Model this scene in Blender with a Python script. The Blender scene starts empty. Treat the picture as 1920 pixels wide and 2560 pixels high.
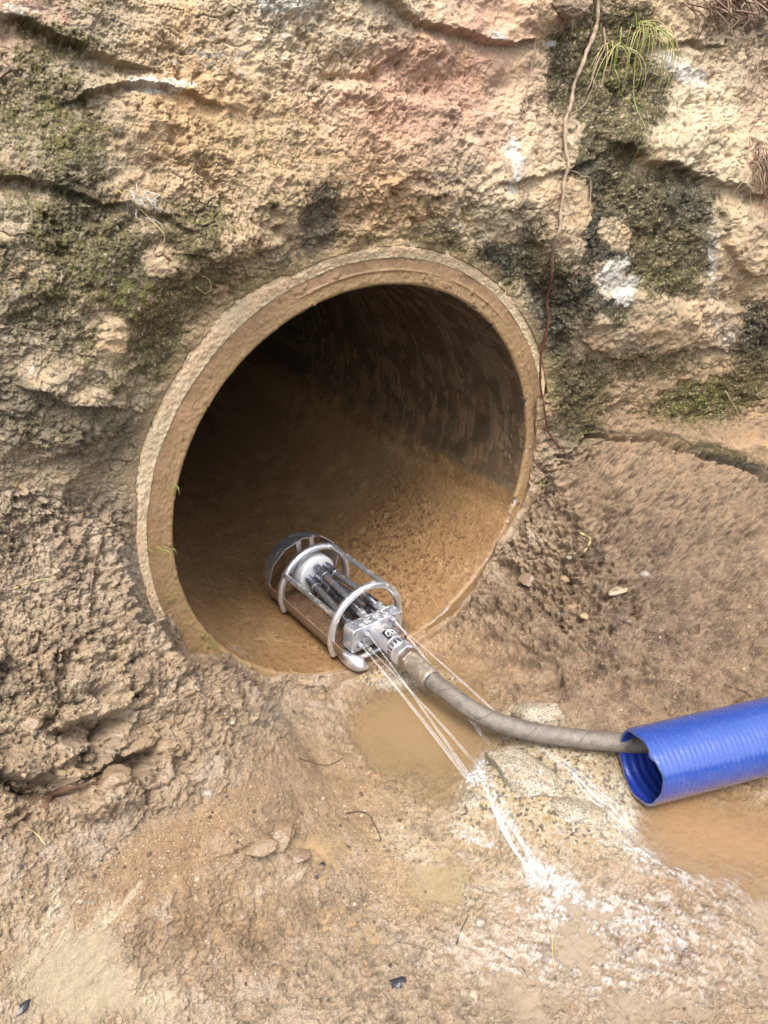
import bpy, bmesh, math, random
import numpy as np
from mathutils import Vector, Matrix
PI = math.pi
STEP = 2.2
S = 1920/1659.0           # layout sketches below were measured on a 1659 px wide view of the place
rng = np.random.default_rng(7)
random.seed(7)
sc = bpy.context.scene
COL = sc.collection
f4 = np.float32

# ------------------------------------------------------------------ camera
CP = np.array([-0.839, -1.259, 0.818]); FL = 1775.0
YAW, PITCH = math.radians(34.4), math.radians(29.5)
Fv = np.array([math.sin(YAW)*math.cos(PITCH), math.cos(YAW)*math.cos(PITCH), -math.sin(PITCH)])
Rv = np.array([math.cos(YAW), -math.sin(YAW), 0.0]); Uv = np.cross(Rv, Fv)
cd = bpy.data.cameras.new('camera'); cam = bpy.data.objects.new('camera', cd); COL.objects.link(cam)
cam.matrix_world = Matrix(((Rv[0], Uv[0], -Fv[0], CP[0]), (Rv[1], Uv[1], -Fv[1], CP[1]), (Rv[2], Uv[2], -Fv[2], CP[2]), (0, 0, 0, 1)))
cd.sensor_fit = 'HORIZONTAL'; cd.sensor_width = 36; cd.lens = 36*FL/1920; cd.clip_start = 0.02; cd.clip_end = 200
sc.camera = cam

def ray(px, py):
    px = np.asarray(px, float)[..., None]; py = np.asarray(py, float)[..., None]
    return Fv + (px-960)/FL*Rv - (py-1280)/FL*Uv
def on_plane(px, py, n, p0):
    d = ray(px, py); n = np.array(n, float)
    return CP + d*(((np.array(p0)-CP) @ n)/(d @ n))[..., None]

# ------------------------------------------------------------------ noise
_perm = rng.permutation(256).astype(np.int32); _perm = np.concatenate([_perm, _perm, _perm])
_g = rng.normal(size=(256, 3)); _g = (_g/np.linalg.norm(_g, axis=1)[:, None]).astype(f4)
def perlin(x, y, z):
    x = np.asarray(x, f4); y = np.asarray(y, f4); z = np.asarray(z, f4)
    xi = np.floor(x); yi = np.floor(y); zi = np.floor(z)
    xf = x-xi; yf = y-yi; zf = z-zi
    xi = xi.astype(np.int32) & 255; yi = yi.astype(np.int32) & 255; zi = zi.astype(np.int32) & 255
    u = xf*xf*xf*(xf*(xf*6-15)+10); v = yf*yf*yf*(yf*(yf*6-15)+10); w = zf*zf*zf*(zf*(zf*6-15)+10)
    def gr(i, j, k):
        h = _perm[_perm[_perm[xi+i]+yi+j]+zi+k]
        g = _g[h]
        return g[..., 0]*(xf-i)+g[..., 1]*(yf-j)+g[..., 2]*(zf-k)
    a = gr(0, 0, 0); b = gr(1, 0, 0); a = a+(b-a)*u
    c = gr(0, 1, 0); d = gr(1, 1, 0); c = c+(d-c)*u
    a = a+(c-a)*v
    e = gr(0, 0, 1); f = gr(1, 0, 1); e = e+(f-e)*u
    g = gr(0, 1, 1); h = gr(1, 1, 1); g = g+(h-g)*u
    e = e+(g-e)*v
    return (a+(e-a)*w)*1.6
def fbm(p, s, oct=3, gain=.5, off=0., ridge=False):
    x, y, z = p[..., 0]*s+off, p[..., 1]*s+off*1.7, p[..., 2]*s-off
    t = 0; a = 1.; n = 0
    for i in range(oct):
        q = perlin(x, y, z)
        if ridge: q = 1-2*np.abs(q)
        t = t+a*q; n += a; a *= gain; x = x*2.03+3.1; y = y*2.03+7.7; z = z*2.03+1.3
    return t/n
def worley(p, s, off=0.):
    """F1, F2-F1 and a random id of the nearest cell."""
    q = (p*s+off).astype(f4); c = np.floor(q).astype(np.int32); fr = q-c
    f1 = np.full(q.shape[:-1], 9., f4); f2 = f1.copy(); idd = np.zeros(q.shape[:-1], np.int32)
    tab = rng_w
    for i in (-1, 0, 1):
        for j in (-1, 0, 1):
            for k in (-1, 0, 1):
                h = _perm[_perm[_perm[(c[..., 0]+i) & 255]+((c[..., 1]+j) & 255)]+((c[..., 2]+k) & 255)]
                o = tab[h]
                d = (fr[..., 0]-i-o[..., 0])**2+(fr[..., 1]-j-o[..., 1])**2+(fr[..., 2]-k-o[..., 2])**2
                m = d < f1
                f2 = np.where(m, f1, np.minimum(f2, d)); idd = np.where(m, h, idd); f1 = np.where(m, d, f1)
    f1 = np.sqrt(f1); f2 = np.sqrt(f2)
    return f1, f2-f1, idd/255.
rng_w = rng.random((256, 3)).astype(f4)
def ss(a, b, x):
    t = np.clip((x-a)/(b-a), 0, 1); return t*t*(3-2*t)
def lin(c):
    c = np.asarray(c, float)/255.
    return np.where(c <= .04045, c/12.92, ((c+.055)/1.055)**2.4)
def mix(a, b, t):
    return a+(b-a)*t[..., None]

# ------------------------------------------------------------------ materials
def nmat(name):
    m = bpy.data.materials.new(name); m.use_nodes = True; nt = m.node_tree
    return m, nt, nt.nodes['Principled BSDF']
def N(nt, t, **kw):
    n = nt.nodes.new(t)
    for k, v in kw.items():
        if k.startswith('i_'): n.inputs[k[2:].replace('_', ' ')].default_value = v
        else: setattr(n, k, v)
    return n
def L(nt, a, b): nt.links.new(a, b)
def math_n(nt, op, a, b=None, clamp=False):
    n = nt.nodes.new('ShaderNodeMath'); n.operation = op; n.use_clamp = clamp
    for i, v in enumerate((a, b)):
        if v is None: continue
        if isinstance(v, (int, float)): n.inputs[i].default_value = v
        else: nt.links.new(v, n.inputs[i])
    return n.outputs[0]
def noise_n(nt, vec, scale, detail=3, rough=.6, dist=0.):
    n = N(nt, 'ShaderNodeTexNoise'); n.inputs['Scale'].default_value = scale; n.inputs['Detail'].default_value = detail
    n.inputs['Roughness'].default_value = rough; n.inputs['Distortion'].default_value = dist
    if vec is not None: L(nt, vec, n.inputs['Vector'])
    return n
def ramp_n(nt, fac, stops):
    r = N(nt, 'ShaderNodeValToRGB'); e = r.color_ramp.elements
    while len(e) < len(stops): e.new(.5)
    for k, (p, c) in enumerate(stops):
        e[k].position = p; e[k].color = (*c, 1) if len(c) == 3 else c
    L(nt, fac, r.inputs[0]); return r
def mixc(nt, a, b, f, mode='MIX'):
    m = N(nt, 'ShaderNodeMix', data_type='RGBA', blend_type=mode)
    for s_, v in ((0, f), (6, a), (7, b)):
        if isinstance(v, (int, float)): m.inputs[s_].default_value = v
        elif isinstance(v, tuple): m.inputs[s_].default_value = (*v, 1)
        else: L(nt, v, m.inputs[s_])
    return m.outputs[2]

def terrain_mat(name, spec=.5, bump=.35, grain=.35, bd=.005):
    """colour and roughness come from the surface itself (attributes 'tint' and 'prop'), grain is added here"""
    m, nt, b = nmat(name)
    geo = N(nt, 'ShaderNodeTexCoord').outputs['Object']
    a = N(nt, 'ShaderNodeAttribute', attribute_name='tint'); pr = N(nt, 'ShaderNodeAttribute', attribute_name='prop')
    sp = N(nt, 'ShaderNodeSeparateColor'); L(nt, pr.outputs['Color'], sp.inputs[0])
    n1 = noise_n(nt, geo, 420, 4, .7); n2 = noise_n(nt, geo, 1500, 2, .6)
    v = math_n(nt, 'ADD', math_n(nt, 'MULTIPLY', n1.outputs[0], 1.2), math_n(nt, 'MULTIPLY', n2.outputs[0], .8))
    v = math_n(nt, 'ADD', math_n(nt, 'MULTIPLY', math_n(nt, 'SUBTRACT', v, 1.0), grain*3), 1.0)
    cmb = N(nt, 'ShaderNodeCombineColor')
    for i in range(3): L(nt, v, cmb.inputs[i])
    c = mixc(nt, a.outputs['Color'], cmb.outputs[0], 1.0, 'MULTIPLY')
    vo = N(nt, 'ShaderNodeTexVoronoi'); vo.inputs['Scale'].default_value = 330; L(nt, geo, vo.inputs['Vector'])
    sv = N(nt, 'ShaderNodeSeparateColor'); L(nt, vo.outputs['Color'], sv.inputs[0])
    light = math_n(nt, 'MULTIPLY', math_n(nt, 'GREATER_THAN', sv.outputs[0], .93), math_n(nt, 'LESS_THAN', vo.outputs['Distance'], .42))
    dark = math_n(nt, 'MULTIPLY', math_n(nt, 'LESS_THAN', sv.outputs[0], .07), math_n(nt, 'LESS_THAN', vo.outputs['Distance'], .45))
    gA = sp.outputs[1]
    c = mixc(nt, c, (.62, .5, .34), math_n(nt, 'MULTIPLY', light, gA))
    c = mixc(nt, c, (.09, .065, .045), math_n(nt, 'MULTIPLY', dark, gA))
    L(nt, c, b.inputs['Base Color'])
    r = math_n(nt, 'ADD', sp.outputs[0], math_n(nt, 'MULTIPLY', math_n(nt, 'SUBTRACT', n1.outputs[0], .5), .25), True)
    L(nt, r, b.inputs['Roughness'])
    b.inputs['Specular IOR Level'].default_value = spec
    bp = N(nt, 'ShaderNodeBump'); bp.inputs['Distance'].default_value = bd; bp.inputs['Strength'].default_value = bump
    h = math_n(nt, 'ADD', n1.outputs[0], math_n(nt, 'MULTIPLY', light, .25))
    L(nt, h, bp.inputs['Height']); L(nt, bp.outputs[0], b.inputs['Normal'])
    return m

M_ROCK = terrain_mat('weathered sandstone', .25, .7, .45)
M_MUD = terrain_mat('wet clay', .6, .9, .5, .006)
M_BORE = terrain_mat('wet pipe wall', .5, .3, .3)
M_RING = terrain_mat('mud washed concrete', .45, .35, .18)

def metal(name, col, rough, dirt=0., dirtcol=(.27, .16, .09), metallic=.95, low=None, sc_=60):
    m, nt, b = nmat(name); geo = N(nt, 'ShaderNodeTexCoord').outputs['Object']
    n = noise_n(nt, geo, sc_, 5, .65); g = noise_n(nt, geo, 900, 2, .7)
    f = math_n(nt, 'ADD', math_n(nt, 'MULTIPLY', n.outputs[0], .6), math_n(nt, 'MULTIPLY', g.outputs[0], .4))
    if low:   # grit lies thicker low down: the mask rises below z = low[0]
        sx = N(nt, 'ShaderNodeSeparateXYZ'); L(nt, geo, sx.inputs[0])
        mr = N(nt, 'ShaderNodeMapRange'); L(nt, sx.outputs[2], mr.inputs[0])
        mr.inputs[1].default_value = low[0]; mr.inputs[2].default_value = low[1]; mr.inputs[3].default_value = 0; mr.inputs[4].default_value = low[2]
        f = math_n(nt, 'ADD', f, mr.outputs[0])
    lo, hi = .62-dirt*.3, .66-dirt*.3
    mk = N(nt, 'ShaderNodeMapRange'); mk.inputs[1].default_value = lo; mk.inputs[2].default_value = hi; L(nt, f, mk.inputs[0])
    gc = ramp_n(nt, g.outputs[0], [(.35, (dirtcol[0]*.45, dirtcol[1]*.4, dirtcol[2]*.4)), (.5, dirtcol), (.66, (dirtcol[0]*2, dirtcol[1]*2.1, dirtcol[2]*2.2))])
    base = mixc(nt, (col[0]*.8, col[1]*.8, col[2]*.8), tuple(min(1, v*1.12) for v in col), n.outputs[0])
    L(nt, mixc(nt, base, gc.outputs[0], mk.outputs[0]), b.inputs['Base Color'])
    L(nt, math_n(nt, 'MULTIPLY', math_n(nt, 'SUBTRACT', 1, mk.outputs[0]), metallic), b.inputs['Metallic'])
    L(nt, math_n(nt, 'ADD', rough-.08, math_n(nt, 'ADD', math_n(nt, 'MULTIPLY', n.outputs[0], .18), math_n(nt, 'MULTIPLY', mk.outputs[0], .3))), b.inputs['Roughness'])
    bp = N(nt, 'ShaderNodeBump'); bp.inputs['Distance'].default_value = .0015; bp.inputs['Strength'].default_value = .6
    L(nt, math_n(nt, 'MULTIPLY', math_n(nt, 'ADD', mk.outputs[0], .08), math_n(nt, 'ADD', g.outputs[0], .6)), bp.inputs['Height']); L(nt, bp.outputs[0], b.inputs['Normal'])
    return m
M_STEEL = metal('blasted steel tube', (.68, .69, .72), .36, .16, metallic=.93)
M_HULL = metal('gritty steel sheet', (.45, .45, .47), .42, .75, (.16, .095, .055), low=(.13, .0, .22), metallic=.85)
M_ALU = metal('machined aluminium', (.62, .63, .66), .38, .2, metallic=.88)
M_DARKM = metal('dark plated steel', (.26, .27, .31), .26, .12)
M_RUBBER = metal('black rubber', (.07, .07, .075), .35, .15, metallic=0)
M_FERR = metal('mud coated steel', (.3, .25, .2), .42, .3, dirtcol=(.26, .19, .125), metallic=.6)
def plain(name, c, r=.5, spec=.5, metallic=0, trans=None):
    m, nt, b = nmat(name); geo = N(nt, 'ShaderNodeTexCoord').outputs['Object']
    n = noise_n(nt, geo, 300, 4, .65)
    L(nt, mixc(nt, tuple(v*.72 for v in c), tuple(min(1, v*1.25) for v in c), n.outputs[0]), b.inputs['Base Color'])
    b.inputs['Roughness'].default_value = r; b.inputs['Specular IOR Level'].default_value = spec; b.inputs['Metallic'].default_value = metallic
    bp = N(nt, 'ShaderNodeBump'); bp.inputs['Distance'].default_value = .002; bp.inputs['Strength'].default_value = .4
    L(nt, n.outputs[0], bp.inputs['Height']); L(nt, bp.outputs[0], b.inputs['Normal'])
    return m

# ------------------------------------------------------------------ object helpers
def link(name, me, mat=None, parent=None):
    o = bpy.data.objects.new(name, me); COL.objects.link(o)
    if mat: me.materials.append(mat)
    if parent: o.parent = parent
    return o
def tag(o, label=None, cat=None, group=None, kind=None):
    for k, v in (('label', label), ('category', cat), ('group', group), ('kind', kind)):
        if v: o[k] = v
    return o
def empty(name, loc=(0, 0, 0), rz=0):
    o = bpy.data.objects.new(name, None); o.empty_display_size = .05; COL.objects.link(o); o.location = loc; o.rotation_euler = (0, 0, rz); return o
def np_mesh(name, co, quads, tint=None, prop=None, smooth=True):
    me = bpy.data.meshes.new(name); n = len(co)
    me.vertices.add(n); me.vertices.foreach_set('co', np.ascontiguousarray(co, f4).ravel())
    k = quads.shape[1]
    me.loops.add(quads.size); me.loops.foreach_set('vertex_index', np.ascontiguousarray(quads, np.int32).ravel())
    me.polygons.add(len(quads)); me.polygons.foreach_set('loop_start', np.arange(0, quads.size, k, dtype=np.int32))
    if smooth: me.shade_smooth()
    else: me.shade_flat()
    for nm, a in (('tint', tint), ('prop', prop)):
        if a is None: continue
        at = me.color_attributes.new(nm, 'FLOAT_COLOR', 'POINT')
        b = np.ones((n, 4), f4); b[:, :a.shape[1]] = a; at.data.foreach_set('color', b.ravel())
    me.update(calc_edges=True); return me
def grid_quads(nr, nc, wrap=False):
    i = np.arange(nr-1)[:, None]; j = np.arange(nc if wrap else nc-1)[None]
    j2 = (j+1) % nc
    return np.stack([i*nc+j, i*nc+j2, (i+1)*nc+j2, (i+1)*nc+j], -1).reshape(-1, 4)
def catmull(pts, n=8):
    pts = [np.array(p, float) for p in pts]
    if len(pts) < 3: return pts
    P_ = [2*pts[0]-pts[1]]+pts+[2*pts[-1]-pts[-2]]; out = []
    for i in range(1, len(P_)-2):
        p0, p1, p2, p3 = P_[i-1:i+3]
        for k in range(n):
            t = k/n; out.append(.5*((2*p1)+(-p0+p2)*t+(2*p0-5*p1+4*p2-p3)*t*t+(-p0+3*p1-3*p2+p3)*t**3))
    out.append(pts[-1]); return out
class MB:
    def __init__(s): s.v = []; s.f = []; s.uv = []
    def tube(s, pts, r, seg=12, smooth=0, cap=True, closed=False, squash=None):
        """a round bar along pts; r a number or one per control point"""
        rr = r if isinstance(r, (list, tuple, np.ndarray)) else [r]*len(pts)
        if smooth:
            q = catmull([np.r_[np.array(p, float), a] for p, a in zip(pts, rr)], smooth); pts = [p[:3] for p in q]; rr = [p[3] for p in q]
        pts = [np.array(p, float) for p in pts]; n = len(pts)
        T = []
        for i in range(n):
            a = pts[(i-1) % n] if closed else pts[max(i-1, 0)]; b = pts[(i+1) % n] if closed else pts[min(i+1, n-1)]
            t = b-a; T.append(t/(np.linalg.norm(t)+1e-12))
        up = np.array([0, 0, 1.]) if abs(T[0][2]) < .9 else np.array([1., 0, 0])
        nrm = np.cross(T[0], up); nrm /= np.linalg.norm(nrm); base = len(s.v); ln = 0
        for i in range(n):
            nrm = nrm-T[i]*(nrm@T[i]); nrm /= np.linalg.norm(nrm); bn = np.cross(T[i], nrm)
            if i: ln += np.linalg.norm(pts[i]-pts[i-1])
            for k in range(seg):
                a = 2*PI*k/seg; s.v.append(tuple(pts[i]+rr[i]*(math.cos(a)*nrm+math.sin(a)*bn))); s.uv.append((ln, k/seg))
        m = n if closed else n-1
        for i in range(m):
            for k in range(seg):
                i2 = (i+1) % n; s.f.append((base+i*seg+k, base+i*seg+(k+1) % seg, base+i2*seg+(k+1) % seg, base+i2*seg+k))
        if cap and not closed:
            s.f.append(tuple(base+k for k in range(seg))[::-1]); s.f.append(tuple(base+(n-1)*seg+k for k in range(seg)))
        return s
    def lathe(s, prof, o, ax, seg=32, ph=0.):
        """prof: list of (distance along ax, radius)"""
        ax = np.array(ax, float); ax /= np.linalg.norm(ax); o = np.array(o, float)
        up = np.array([0, 0, 1.]) if abs(ax[2]) < .9 else np.array([1., 0, 0])
        a1 = np.cross(ax, up); a1 /= np.linalg.norm(a1); a2 = np.cross(ax, a1); b = len(s.v)
        for (d, r) in prof:
            for k in range(seg):
                a = 2*PI*k/seg+ph; s.v.append(tuple(o+ax*d+r*(math.cos(a)*a1+math.sin(a)*a2))); s.uv.append((d, k/seg))
        for i in range(len(prof)-1):
            for k in range(seg): s.f.append((b+i*seg+k, b+i*seg+(k+1) % seg, b+(i+1)*seg+(k+1) % seg, b+(i+1)*seg+k))
        s.f.append(tuple(b+k for k in range(seg))[::-1]); s.f.append(tuple(b+(len(prof)-1)*seg+k for k in range(seg)))
        return s
    def box(s, c, size, rot=None):
        b = len(s.v)
        for x in (-1, 1):
            for y in (-1, 1):
                for z in (-1, 1):
                    p = np.array([x*size[0]/2, y*size[1]/2, z*size[2]/2])
                    if rot is not None: p = np.array(rot @ Vector(p))
                    s.v.append(tuple(p+np.array(c))); s.uv.append((0, 0))
        for q in ((0, 1, 3, 2), (4, 6, 7, 5), (0, 4, 5, 1), (2, 3, 7, 6), (0, 2, 6, 4), (1, 5, 7, 3)): s.f.append(tuple(b+i for i in q))
        return s
    def build(s, name, mat, parent=None, smooth=True, bevel=0, angle=40):
        me = bpy.data.meshes.new(name); me.from_pydata(s.v, [], s.f)
        uvl = me.uv_layers.new(name='UVMap')
        idx = np.zeros(len(me.loops), np.int32); me.loops.foreach_get('vertex_index', idx)
        uvl.data.foreach_set('uv', np.array(s.uv, f4)[idx].ravel())
        bm = bmesh.new(); bm.from_mesh(me)
        if bevel:
            es = [e for e in bm.edges if len(e.link_faces) == 2 and e.calc_face_angle(0) > .5]
            bmesh.ops.bevel(bm, geom=es, offset=bevel, segments=3, profile=.5, affect='EDGES')
        bmesh.ops.recalc_face_normals(bm, faces=bm.faces); bm.to_mesh(me); bm.free()
        if smooth:
            me.shade_smooth()
            try: me.set_sharp_from_angle(angle=math.radians(angle))
            except Exception: pass
        else: me.shade_flat()
        return link(name, me, mat, parent)

# ------------------------------------------------------------------ ring geometry measured at the pipe mouth (plane y = 0, pipe along +y, bore radius 0.5)
def polar_table(pts):
    q = on_plane([p[0] for p in pts], [p[1] for p in pts], (0, 1, 0), (0, 0, 0))
    a = np.degrees(np.arctan2(q[:, 2], q[:, 0])) % 360; r = np.hypot(q[:, 0], q[:, 2])
    o = np.argsort(a); a = a[o]; r = r[o]
    return np.r_[a[-1]-360, a, a[0]+360], np.r_[r[-1], r, r[0]]
# where the earth meets the pipe end
HOLE = polar_table([(1320, 860), (1332, 980), (1336, 1080), (1329, 1150), (1317, 1215), (1300, 1270), (1272, 1318), (1238, 1352), (1215, 1412), (1182, 1466), (1131, 1529), (1041, 1590),
                    (960, 1640), (862, 1690), (780, 1697), (700, 1693), (630, 1672), (575, 1630), (476, 1630), (439, 1554), (405, 1482), (399, 1431), (396, 1359), (378, 1285), (400, 1150), (470, 960), (620, 790), (800, 690), (1000, 655), (1180, 710), (1262, 780)])
COLLAR = polar_table([(345, 1250), (336, 1215), (352, 1130), (375, 1060), (405, 1000), (440, 930), (470, 885), (515, 840), (560, 785), (600, 745), (650, 715), (700, 690), (760, 690), (800, 655), (860, 640), (930, 628), (1018, 632), (1090, 655), (1157, 680), (1215, 712), (1273, 750), (1280, 790), (1296, 830), (1314, 900), (1300, 1250), (900, 1680), (560, 1640), (395, 1440)])

# ------------------------------------------------------------------ the base surface: rock face, banks and channel bed
WX = [-3, -1.6, -1.0, -.75, -.6, -.5, -.42, -.34, -.2, .1, .2, .3, .4, .5, .58, .7, 1.0, 1.6, 3]
WH = [.5, .42, .34, .27, .17, .0, -.2, -.4, -.505, -.505, -.46, -.38, -.28, -.12, -.02, .04, .03, .0, 0]
def y_wall(x, z):
    y = -.012 - .30*ss(.75, 1.9, x)*(x-.6) - .16*ss(-.75, -1.8, x)*1.5
    y = y + .10*np.clip(z-.75, 0, 9) - .05*ss(.95, .55, z)*ss(.62, .75, np.hypot(x, z))*ss(.1, .4, z)
    return y
def bed(x, y):
    h = np.interp(x, WX, WH)+.505
    d = np.clip(y_wall(x, 0*x)-y, 0, 9)
    w = np.where(x < 0, .62, .75)
    s = np.clip(1-d/w, 0, 1)**1.25
    z = -.505 + h*s*np.where(x < 0, .97, .9)
    z = z - .02*ss(-.5, -1.2, y) + .05*ss(-.5, -1.0, x)*ss(.1, -.6, y)
    return z
def g_fun(p):
    x, y, z = p[..., 0], p[..., 1], p[..., 2]
    a = y_wall(x, z)-y; b = (z-bed(x, y))*.75
    k = .05
    h = np.clip(.5+.5*(b-a)/k, 0, 1)
    return b+(a-b)*h-k*h*(1-h)
def hit_base(px, py):
    d = ray(px, py); t0 = np.full(d.shape[:-1], .15); t1 = np.full(d.shape[:-1], np.nan); t = t0.copy()
    for i in range(60):
        tn = t+.07*(1 if i < 35 else 2)
        g = g_fun(CP+d*tn[..., None]); nw = (g < 0) & np.isnan(t1)
        t1 = np.where(nw, tn, t1); t0 = np.where(np.isnan(t1), tn, t0); t = tn
    bad = np.isnan(t1); t1 = np.where(bad, t0, t1)
    for i in range(16):
        m = (t0+t1)/2; g = g_fun(CP+d*m[..., None]); t0 = np.where(g > 0, m, t0); t1 = np.where(g > 0, t1, m)
    return CP+d*t1[..., None]
def axis(lo, hi, a, b, st, co):
    return np.r_[np.arange(lo, a, co), np.arange(a, b, st), np.arange(b, hi+co, co)]
gx = axis(-620, 2640, -50, 1975, STEP, 13); gy = axis(-480, 3080, -50, 2615, STEP, 13)
NC, NR = len(gx), len(gy)
PX, PY = np.meshgrid(gx, gy)
# carve the relief coordinates at low density, then interpolate: the base surface is smooth
cx_ = np.linspace(gx[0], gx[-1], 420); cy_ = np.linspace(gy[0], gy[-1], 460)
def field_coarse():
    A, B = np.meshgrid(cx_, cy_); return hit_base(A, B)
def resample(Fc):
    ix = np.interp(gx, cx_, np.arange(len(cx_))); iy = np.interp(gy, cy_, np.arange(len(cy_)))
    x0 = np.clip(ix.astype(int), 1, len(cx_)-3); y0 = np.clip(iy.astype(int), 1, len(cy_)-3); fx = ix-x0; fy = iy-y0
    def w(t): return [-.5*t+t*t-.5*t**3, 1-2.5*t*t+1.5*t**3, .5*t+2*t*t-1.5*t**3, -.5*t*t+.5*t**3]
    wx = w(fx); wy = w(fy)
    tmp = sum(Fc[:, x0-1+k]*wx[k][None, :, None] for k in range(4))
    return sum(tmp[y0-1+k]*wy[k][:, None, None] for k in range(4))
BASE = resample(field_coarse())
def normals(G):
    du = np.gradient(G, axis=1); dv = np.gradient(G, axis=0)
    n = np.cross(dv, du); n /= np.linalg.norm(n, axis=-1)[..., None]+1e-12
    flip = ((CP-G)*n).sum(-1) < 0; n[flip] *= -1
    return n
NB = normals(BASE)
VX, VY = PX/S, PY/S
P3 = BASE.astype(f4)

# soft masks drawn with warped coordinates so that no edge is clean
w1 = fbm(P3, 9, 3, .55, 1.); w2 = fbm(P3, 9, 3, .55, 5.)
w3 = fbm(P3, 45, 3, .6, 9.); w4 = fbm(P3, 45, 3, .6, 13.)
QX = (VX+22*w1+8*w3).astype(f4); QY = (VY+22*w2+8*w4).astype(f4)
def blob(x, y, rx, ry, rot=0, edge=.45, warp=True):
    X, Y = (QX, QY) if warp else (VX, VY)
    c, s = math.cos(math.radians(rot)), math.sin(math.radians(rot))
    dx, dy = X-x, Y-y
    d = np.sqrt(((dx*c+dy*s)/rx)**2+((-dx*s+dy*c)/ry)**2)
    return 1-ss(1-edge, 1+edge, d)
def blobs(lst, **kw):
    t = np.zeros(VX.shape, f4)
    for b in lst:
        t = np.maximum(t, blob(*b[:5], **kw)*(b[5] if len(b) > 5 else 1.))
    return t
def line_sd(pts, warp=1.1):
    """distance to a polyline and on which side (positive = below it in the face)"""
    X = VX+(QX-VX)*warp; Y = VY+(QY-VY)*warp
    best = np.full(VX.shape, 1e9, f4); side = np.zeros(VX.shape, f4)
    for (x0, y0), (x1, y1) in zip(pts[:-1], pts[1:]):
        dx, dy = x1-x0, y1-y0; L2 = dx*dx+dy*dy
        t = np.clip(((X-x0)*dx+(Y-y0)*dy)/L2, 0, 1)
        ex = X-x0-t*dx; ey = Y-y0-t*dy; d = np.hypot(ex, ey)
        m = d < best; best = np.where(m, d, best); side = np.where(m, np.sign(dx*(Y-y0)-dy*(X-x0)), side)
    return best, side

# ------------------------------------------------------------------ regions
split_x = [-9000, -300, 0, 150, 290, 335, 1150, 1185, 1250, 1400, 1500, 1659, 2400, 9000]
split_y = [1150, 1080, 1060, 1045, 1075, 1105, 950, 925, 945, 955, 975, 1020, 1150, 1150]
DS = VY-np.interp(VX, split_x, split_y)                  # > 0 : earth, < 0 : rock
mudf = ss(-25, 35, DS+18*w1+10*w3)
mudg = mudf
mudf = np.where(VX > 1170, mudf*(1-.75*ss(1170, 1230, VX)*ss(300, 60, DS+60*w1)), mudf)
mudf = np.where(VX < 300, mudf*(1-.5*ss(160, 10, DS+60*w1)), mudf)                         # soft version
low = ss(1380, 1750, VY+30*w1)                             # valley floor
X3, Y3, Z3 = BASE[..., 0], BASE[..., 1], BASE[..., 2]
MO_ = on_plane(PX, PY, (0, 1, 0), (0, 0, 0)); rr = np.hypot(MO_[..., 0], MO_[..., 2]); th = np.degrees(np.arctan2(MO_[..., 2], MO_[..., 0])) % 360
nearwall = ss(.22, .08, rr-.5)
Rh = np.interp(th, *HOLE)+.004*w3+.003*w1
Rh = np.where((th > 16) & (th < 192), np.maximum(np.interp(th, *COLLAR)-.004+.008*w3, .572), Rh)
Rh = np.where((th > 233) & (th < 289), .4985+.0015*w3, Rh)
dring = rr-Rh

wet_right = blobs([(1450, 1150, 260, 190, 0), (1300, 1350, 260, 200, 0), (1560, 1350, 200, 250, 0)])
crumb = blobs([(150, 1640, 300, 140, 0), (60, 1500, 200, 160, 0), (250, 1480, 170, 110, 0, .7), (330, 1660, 90, 60, 0, .7)], edge=.5)
smooth_sand = blobs([(420, 1790, 260, 45, -30), (700, 1700, 160, 90, 30, .8), (830, 1860, 150, 60, 50, .8), (300, 1930, 330, 40, -28, .8), (1010, 1420, 130, 60, 0, .7)], edge=.6)
granite_m = blobs([(1180, 1700, 190, 130, 35), (1330, 1760, 130, 80, 35), (1030, 1750, 70, 40, -40), (870, 1470, 110, 26, 0), (1010, 1900, 90, 60, 0, .6), (880, 1830, 90, 30, 20, .6)], edge=.3)
flow = blobs([(1200, 1960, 320, 170, 20), (1500, 1900, 260, 170, 25), (1450, 2120, 380, 150, 10), (1100, 2130, 260, 120, 0, .7)], edge=.5)

# ------------------------------------------------------------------ relief
pa = P3*np.array([1, 1, 1.35], f4)
wk = P3+.010*np.stack([w3, w4, w1], -1)+.004*np.stack([w4, w1, w3], -1)
e1, e2, eid = worley(wk, 55, 8.1)
h1, h2, hid = worley(wk, 125, 2.7)
m1 = fbm(P3, 26, 3, .6, 41.); m2 = fbm(P3, 75, 3, .7, 51.); m3 = fbm(P3, 62, 3, .65, 57., True); m4 = fbm(P3, 190, 2, .75, 59.)
pits = -.010*ss(.12, .5, -m1-.5*m2)-.005*ss(.2, .5, m4+.5*m2)
cl1 = 1-2*ss(0, .05, np.abs(fbm(wk*np.array([1, 1, 1.5], f4), 11, 3, .6, 63.)))
crk = -.007*np.maximum(cl1, 0)*ss(-.1, .35, fbm(P3, 5, 2, .5, 67.))
calm = .30+.60*ss(-.2, .35, .5*blobs([(1450, 900, 300, 70, 5)])+ fbm(P3, 4.5, 2, .5, 69.))
d_rock = .026*fbm(pa, 3.2, 2, .5, 21.) + .014*fbm(pa, 9, 3, .55, 31., True) + (.009*m1 + .007*m2+.004*m4+pits)*calm+crk
rough_patch = .35+.65*ss(-.25, .25, fbm(P3, 6, 2, .5, 61.))
d_rock = d_rock + ((.45-e1)*.012*(.3+eid)+(.45-h1)*.0075*(.3+hid))*rough_patch*.8*(.4+.6*calm) + .003*rough_patch*fbm(P3, 150, 2, .7, 71., True)
pl = P3*np.array([.9, .9, 1.25], f4)
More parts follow.
